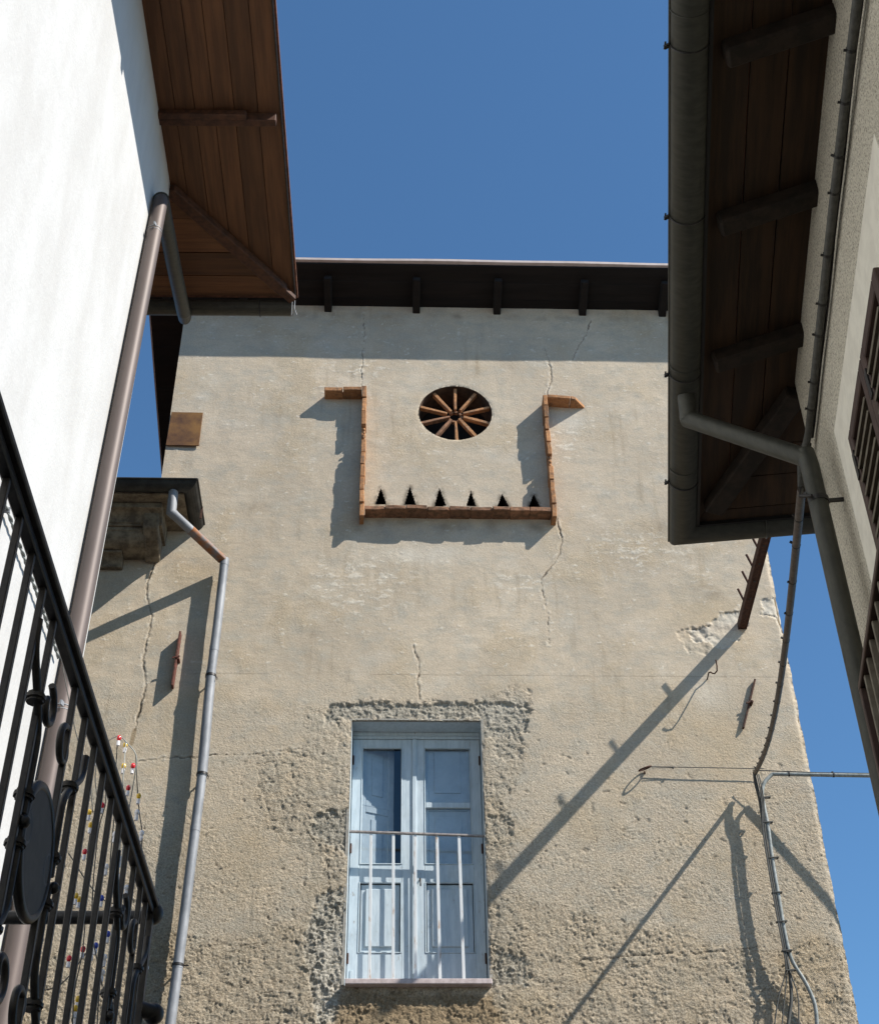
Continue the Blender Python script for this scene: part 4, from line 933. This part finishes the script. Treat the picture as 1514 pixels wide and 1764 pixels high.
# ================================================================== string lights behind the railing
SF = 4.55
def onf(x, y, f=SF):
    r = ray(x, y); p = r*(f/r.dot(L.f)); return Vector((p.x, p.y, p.z+EYE))
t = thing('string_lights', 'wire string lights with red, yellow and clear bulbs hanging behind the balcony railing', 'string lights', onf(200, 1500))
strands = [[(203, 1268), (201, 1300), (199, 1340), (197, 1400), (190, 1480), (186, 1560), (178, 1640), (170, 1720), (166, 1790)],
           [(203, 1268), (216, 1277), (215, 1300), (212, 1340), (210, 1390), (208, 1440), (203, 1500), (198, 1560), (188, 1640), (178, 1720), (172, 1790)],
           [(216, 1277), (234, 1300), (233, 1330), (228, 1360), (222, 1395), (213, 1450), (207, 1510), (200, 1570), (196, 1640), (192, 1764)],
           [(234, 1300), (236, 1350), (240, 1400), (245, 1440), (240, 1480), (228, 1540), (222, 1600), (228, 1660), (236, 1740), (238, 1800)],
           [(203, 1268), (188, 1276), (170, 1300), (164, 1340), (168, 1390), (158, 1420), (150, 1480), (148, 1560), (142, 1640), (128, 1710), (124, 1790)],
           [(170, 1300), (178, 1340), (182, 1380), (172, 1420), (166, 1460), (160, 1530), (158, 1600), (166, 1650), (176, 1700)],
           [(108, 1150), (130, 1260), (152, 1330), (160, 1400)], [(118, 1470), (150, 1520), (180, 1552), (215, 1560)], [(40, 1706), (80, 1706), (112, 1690), (150, 1640)]]
rn = random.Random(11)
for i, s in enumerate(strands):
    P = smooth([onf(x, y, SF+.03*math.sin(i*2.1+k)) for k, (x, y) in enumerate(s)], 4)
    MB().tube(P, .0022, 5).build('wire', M_cabl2 if i in (1, 2) else M_cable, t)
spots = [(205, 1268+4, 'red'), (216, 1284, 'yellow'), (213, 1320, 'yellow'), (229, 1320, 'red'), (221, 1358, 'red'), (239, 1372, 'yellow'), (236, 1400, 'white'), (244, 1436, 'white'), (168, 1306, 'red'), (181, 1348, 'yellow'), (176, 1388, 'red'), (199, 1390, 'blue'), (154, 1400, 'yellow'), (156, 1422, 'yellow'), (146, 1468, 'red'),
         (198, 1438, 'white'), (212, 1424, 'white'), (206, 1480, 'white'), (183, 1494, 'white'), (218, 1530, 'white'), (205, 1512, 'white'), (131, 1544, 'yellow'), (136, 1550, 'yellow'), (175, 1548, 'blue'), (228, 1592, 'white'), (222, 1606, 'white'), (186, 1610, 'blue'), (165, 1630, 'blue'), (143, 1636, 'red'), (119, 1652, 'red'), (180, 1650, 'white'), (176, 1676, 'white'), (237, 1660, 'white'), (252, 1668, 'white'), (134, 1722, 'yellow'), (130, 1738, 'yellow'), (129, 1750, 'white'), (158, 1640, 'white'), (192, 1716, 'blue'), (240, 1640, 'white'), (198, 1560, 'white'), (190, 1530, 'white')]
for x, y, c in spots:
    p = onf(x, y, SF+rn.uniform(-.03, .03))
    bu = MB().ball(p, .009, 8, (1, 1, 1.3)).build('bulb', BUL[c], t); MB().tube([p-Vector((0, 0, .012)), p-Vector((0, 0, .030))], .0062, 8).build('socket', BUL['white'], bu)

# ================================================================== RIGHT HOUSE
right = thing('right_house', 'shaded pebble-dashed house at right with dark eaves, gutter and brown shutters', 'building', RR.P(4, 0, -EYE))
RX, RF, RZ = 1.09, 4.95, 4.62
b = MB(); b.box(RR, RX, RX+.35, -6, RF, -EYE, RZ+.02); b.box(RR, RX+.35, 8, RF-.35, RF, -EYE, RZ+.02); b.box(RR, 7.65, 8, -6, RF-.35, -EYE, RZ+.02); b.box(RR, RX+.35, 7.65, -6, -5.65, -EYE, RZ+.02)
b.build('wall', M_PB, right)
GXr, EFr = .648, 5.81
def zr_(X, f): return RZ-.10*max(0, (RX-X)/(RX-GXr), (f-RF)/(EFr-RF))
b = MB(); ed = [GXr, .80, .945, RX+.05]
hipR = lambda X: RF+(RX-X)/(RX-GXr)*(EFr-RF)
for i in range(3):
    x0, x1 = ed[i]+.003, ed[i+1]-.003; dz = random.uniform(0, .004)
    b.prism([RR.P(x0, -6, zr_(x0, 0)+dz), RR.P(x1, -6, zr_(x1, 0)+dz), RR.P(x1, hipR(min(x1, RX)), zr_(x1, 0)+dz), RR.P(x0, hipR(x0), zr_(x0, 0)+dz)], Vector((0, 0, .022)))
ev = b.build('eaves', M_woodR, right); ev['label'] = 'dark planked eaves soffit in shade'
b = MB(); fe = [RF-.05, 5.12, 5.32, 5.52, 5.73, EFr]
ihR = lambda f: RX-(f-RF)/(EFr-RF)*(RX-GXr)
for i in range(5):
    f0, f1 = fe[i]+.003, fe[i+1]-.003
    b.prism([RR.P(ihR(max(f0, RF)), f0, zr_(9, f0)), RR.P(8, f0, zr_(9, f0)), RR.P(8, f1, zr_(9, f1)), RR.P(ihR(f1), f1, zr_(9, f1))], Vector((0, 0, .022)))
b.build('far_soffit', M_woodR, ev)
for f in (4.62, 3.84, 3.06, 2.2, 1.4, .6, -.4, -1.3, -2.2, -3.1):
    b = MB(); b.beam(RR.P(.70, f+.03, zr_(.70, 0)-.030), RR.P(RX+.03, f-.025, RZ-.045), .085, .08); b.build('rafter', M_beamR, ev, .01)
h0 = RR.P(.72, EFr-.12, zr_(.70, 0)-.03); h1 = RR.P(RX, RF+.02, RZ-.05)
MB().beam(h0, h1, .10, .07).build('hip_rafter', M_beamR, ev, .008)
# gutter, mitred round the far corner
gr_, gzr = .069, 4.53; b = MB(); vs = []; fs = []; n = 12; gx, gf = GXr-gr_, EFr+gr_
for st in range(3):
    for ins in (0, 1):
        rr = gr_-.003*ins; rng = range(n+1) if not ins else range(n, -1, -1)
        for k in rng:
            a = math.pi+math.pi*k/n; s_, up = rr*math.cos(a), rr*math.sin(a)
            if st == 0: vs.append(RR.P(gx+s_, -6, gzr+up))
            elif st == 1: vs.append(RR.P(gx+s_, gf-s_, gzr+up))
            else: vs.append(RR.P(8, gf-s_, gzr+up))
m = 2*(n+1)
for i in range(2):
    for k in range(m): fs.append((i*m+k, i*m+(k+1) % m, (i+1)*m+(k+1) % m, (i+1)*m+k))
fs += [tuple(range(m)), tuple(range(2*m, 3*m))]
b.add(vs, fs, True); b.tube([RR.P(gx-gr_, -6, gzr), RR.P(gx-gr_, gf+gr_, gzr), RR.P(8, gf+gr_, gzr)], .007, 8)
gu = b.build('gutter', M_gut, right)
for f in (5.47, 4.72, 3.82, 3.04, 2.25, 1.4, .6):
    b = MB(); P = [RR.P(gx+(gr_+.002)*math.cos(math.pi+math.pi*k/14), f+.0, gzr+(gr_+.002)*math.sin(math.pi+math.pi*k/14)) for k in range(15)]
    b.tube(P, .0035, 6); b.beam(RR.P(gx-gr_-.004, f, gzr-.006), RR.P(gx-gr_-.022, f+.006, gzr-.012), .014, .010); b.beam(RR.P(gx-gr_-.016, f-.008, gzr+.004), RR.P(gx-gr_-.022, f+.01, gzr-.016), .006, .006); b.build('gutter_clamp', M_iron, gu)
for f in (4.66, 2.9, 5.36):
    b = MB(); P = [RR.P(gx+(gr_+.001)*math.cos(math.pi+math.pi*k/14), f, gzr+(gr_+.001)*math.sin(math.pi+math.pi*k/14)) for k in range(15)]; b.tube(P, .0022, 6); b.build('gutter_seam', M_gut, gu)
b = MB(); P = [RR.P(.66+.33, gf+(gr_+.001)*-math.cos(math.pi+math.pi*k/14), gzr+(gr_+.001)*math.sin(math.pi+math.pi*k/14)) for k in range(15)]; b.tube(P, .004, 6); b.build('gutter_seam', M_gut, gu)
b = MB(); b.box(RR, GXr-.004, GXr+.010, -6, EFr+.004, gzr-.03, gzr+.03); b.box(RR, GXr, 8, EFr-.006, EFr+.008, gzr-.03, gzr+.03); b.build('fascia', M_black, ev)
# roof
b = MB(); zz = RZ+.06
b.add([RR.P(.55, -6.1, zz), RR.P(.55, 6.0, zz), RR.P(8.1, 6.0, zz), RR.P(8.1, -6.1, zz), RR.P(.55, -6.1, zz+.03), RR.P(.55, 6.0, zz+.03), RR.P(8.1, 6.0, zz+.03), RR.P(8.1, -6.1, zz+.03), RR.P(4.3, -6.1, zz+1.2), RR.P(4.3, 2.6, zz+1.2)],
      [(0, 1, 2, 3), (0, 4, 5, 1), (1, 5, 6, 2), (2, 6, 7, 3), (3, 7, 8, 4, 0), (4, 8, 9, 5), (5, 9, 6), (6, 9, 8, 7)])
b.build('roof', M_tile, right)
# downpipe
t = thing('drainpipe', 'dark grey downpipe with a slanting offset arm at the corner of the right house', 'drainpipe', RR.P(1.0, 4.6, -EYE))
def RPX(x, y, X): f, z = RR.lat(x, y, X); return RR.P(X, f, z)
A_ = RPX(1186, 718, .585)
fA, zA = RR.lat(1187, 724, .58); E1 = RR.P(.58, fA, zA)
fB, zB = RR.lat(1392, 790, .99); E2 = RR.P(.99, fB, zB)
b = MB(); b.tube([RR.P(gx, fA-.05, gzr-.05), RR.P(.58, fA-.02, zA+.06), E1], .040, 16); b.build('outlet', M_gut, t)
dv = (E2-E1).normalized()
b = MB(); b.tube([E1-dv*.012+Vector((0, 0, .006)), E2], .039, 18); b.build('offset_arm', M_gut, t)
dwn = RR.P(.995, fB+.0, -EYE+.05)
b = MB(); b.tube([E2-Vector((0, 0, -.03))-dv*.01, E2+Vector((0, 0, -.04)), RR.P(.995, fB, 1.0), dwn], .038, 18); b.build('pipe', M_gut, t)
b = MB(); b.tube([E1-Vector((0, 0, -.03)), E1+Vector((0, 0, -.0))+dv*.004], .0415, 16); b.build('joint_collar', M_gut, t)
c = RR.P(.993, fB, RR.lat(1410, 865, .993)[1])
b = MB(); b.tube([c-Vector((0, 0, .012)), c+Vector((0, 0, .012))], .041, 18); b.beam(c, c+RR.r*.1, .012, .014); b.tube([c+RR.f*-.04+RR.r*-.03, c+RR.f*-.02+RR.r*-.07+Vector((0, 0, .02)), CL], .008, 6); b.build('clamp', M_iron, t)
# cable clipped along the wall
t = thing('wall_cable', 'grey cable clipped along the right house wall under the eaves', 'cable', RR.P(1.06, 3.5, 4.15))
pts = [RR.P(1.055, f, 4.14+.010*math.sin(f*2.2)) for f in np.arange(-1, 4.86, .12)]; pts += [RR.P(1.03, 4.92, 4.10), CL]
b = MB(); b.tube(pts, .0165, 10); b.build('cable', M_cable, t)
b = MB(); b.tube([RR.P(1.078, f, 4.16+.012*math.sin(f*2.2+1)+.006*math.sin(f*9)) for f in np.arange(-1, 4.9, .1)], .005, 6); b.build('thin_wire', M_iron, t)
for i, f in enumerate([2.62, 2.86, 3.06, 3.28, 3.5, 3.74, 3.98, 4.2, 4.42, 4.62, 4.8, 2.4, 2.18, 1.9]):
    f += rn.uniform(-.03, .03); p = RR.P(1.055, f, 4.14+.010*math.sin(f*2.2)); b = MB(); b.tube([p-RR.f*.005, p+RR.f*.005], .0185, 10); b.beam(p+RR.r*-.015+Vector((0, 0, -.004)), p+RR.r*-.026+Vector((0, 0, rn.uniform(-.006, .008))), .007, .007); b.build('clip', M_iron, t)

# upper window with closed louvred shutters and a smooth plaster surround
wf1, wz1 = 4.285, 3.70; wf0 = 2.6; wzb = 1.9
# actual plane: 3 cm proud of the wall
XS = RX-.035
f_c, z_c = RR.lat(1460, 755, XS)
wf1, wz1 = f_c, z_c; wf0 = RR.lat(1497, 439, XS)[0]; wzb = z_c-1.75
b = MB(); mg = .30
b.box(RR, RX-.004, RX, wf0-mg, wf1+mg, wz1, wz1+mg); b.box(RR, RX-.004, RX, wf1, wf1+mg, wzb-mg, wz1); b.box(RR, RX-.004, RX, wf0-mg, wf0, wzb-mg, wz1); b.box(RR, RX-.004, RX, wf0, wf1, wzb-mg, wzb)
surr = b.build('window_surround', M_smooth, right)
wdw = MB().box(RR, RX-.012, RX-.001, wf0+.02, wf1-.02, wzb+.02, wz1-.02).build('window', M_shut, right)
fm = (wf0+wf1)/2
def shutter(fa, fb, z0, z1, X0, X1, parent, name='shutter'):
    b = MB(); st = .055
    b.box(RR, X0, X1, fa, fa+st, z0, z1); b.box(RR, X0, X1, fb-st, fb, z0, z1); b.box(RR, X0, X1, fa+st, fb-st, z1-st, z1); b.box(RR, X0, X1, fa+st, fb-st, z0, z0+st)
    zm = (z0+z1)/2; b.box(RR, X0, X1, fa+st, fb-st, zm-.03, zm+.03)
    o = b.build(name, M_shut, parent, .004)
    b = MB(); z = z0+st+.02
    while z < z1-st-.02:
        if abs(z-zm) > .045:
            xm = (X0+X1)/2; b.beam(RR.P(xm, fa+st, z), RR.P(xm, fb-st, z), .034, .008, (Vector((0, 0, 1))-RR.r*.55).normalized())
        z += .062
    b.build('louvres', M_slat, o); b = MB(); b.box(RR, X0-.006, X0, fb-.05, fb-.02, z1-.22, z1-.10); b.build('hinge', M_iron, o); return o
shutter(fm+.003, wf1, wzb, wz1, XS, RX-.013, wdw)
shutter(wf0, fm-.003, wzb, wz1, XS, RX-.013, wdw)
# slatted wooden screen lower down, standing off the wall
z_top = 2.5; s1 = RR.onz(1477, 1182, z_top); s0 = RR.onz(1511, 934, z_top)
t = thing('slatted_screen', 'brown slatted wooden screen standing off the right house wall below the shutters', 'screen', RR.P(s1[0], s1[1]-.5, z_top-1.2))
sx = s1[0]
sdir = (RR.P(s0[0], s0[1], 0)-RR.P(s1[0], s1[1], 0)); 
q1 = RR.P(s1[0], s1[1], z_top); q0 = q1+sdir.normalized()*1.6
sd_n = sdir.normalized(); hz = Vector((0, 0, 1)); nrm = sd_n.cross(hz).normalized()
if nrm.dot(RR.r) < 0: nrm = -nrm
b = MB(); b.beam(q1-hz*.012+nrm*.03, q0-hz*.012+nrm*.03, .06, .024); b.beam(q1-hz*1.2+nrm*.03, q0-hz*1.2+nrm*.03, .06, .03); b.beam(q1+sd_n*.014-hz*.024+nrm*.03, q1+sd_n*.014-hz*1.2+nrm*.03, .028, .06, nrm); b.build('frame', M_shut, t, .003)
for k in range(15):
    p = q1+sd_n*(.10+k*.102)+nrm*.035; b = MB(); b.beam(p-hz*.026, p-hz*1.185, .016, .055, nrm); b.build('slat', M_slat, t, .002)
b = MB(); b.beam(q1+sd_n*.5-hz*.2+nrm*.06, RR.P(RX+.02, s1[1]-.5, z_top-.2), .03, .03); b.beam(q1+sd_n*.5-hz*1.1+nrm*.06, RR.P(RX+.02, s1[1]-.5, z_top-1.1), .03, .03); b.build('wall_bracket', M_iron, t)
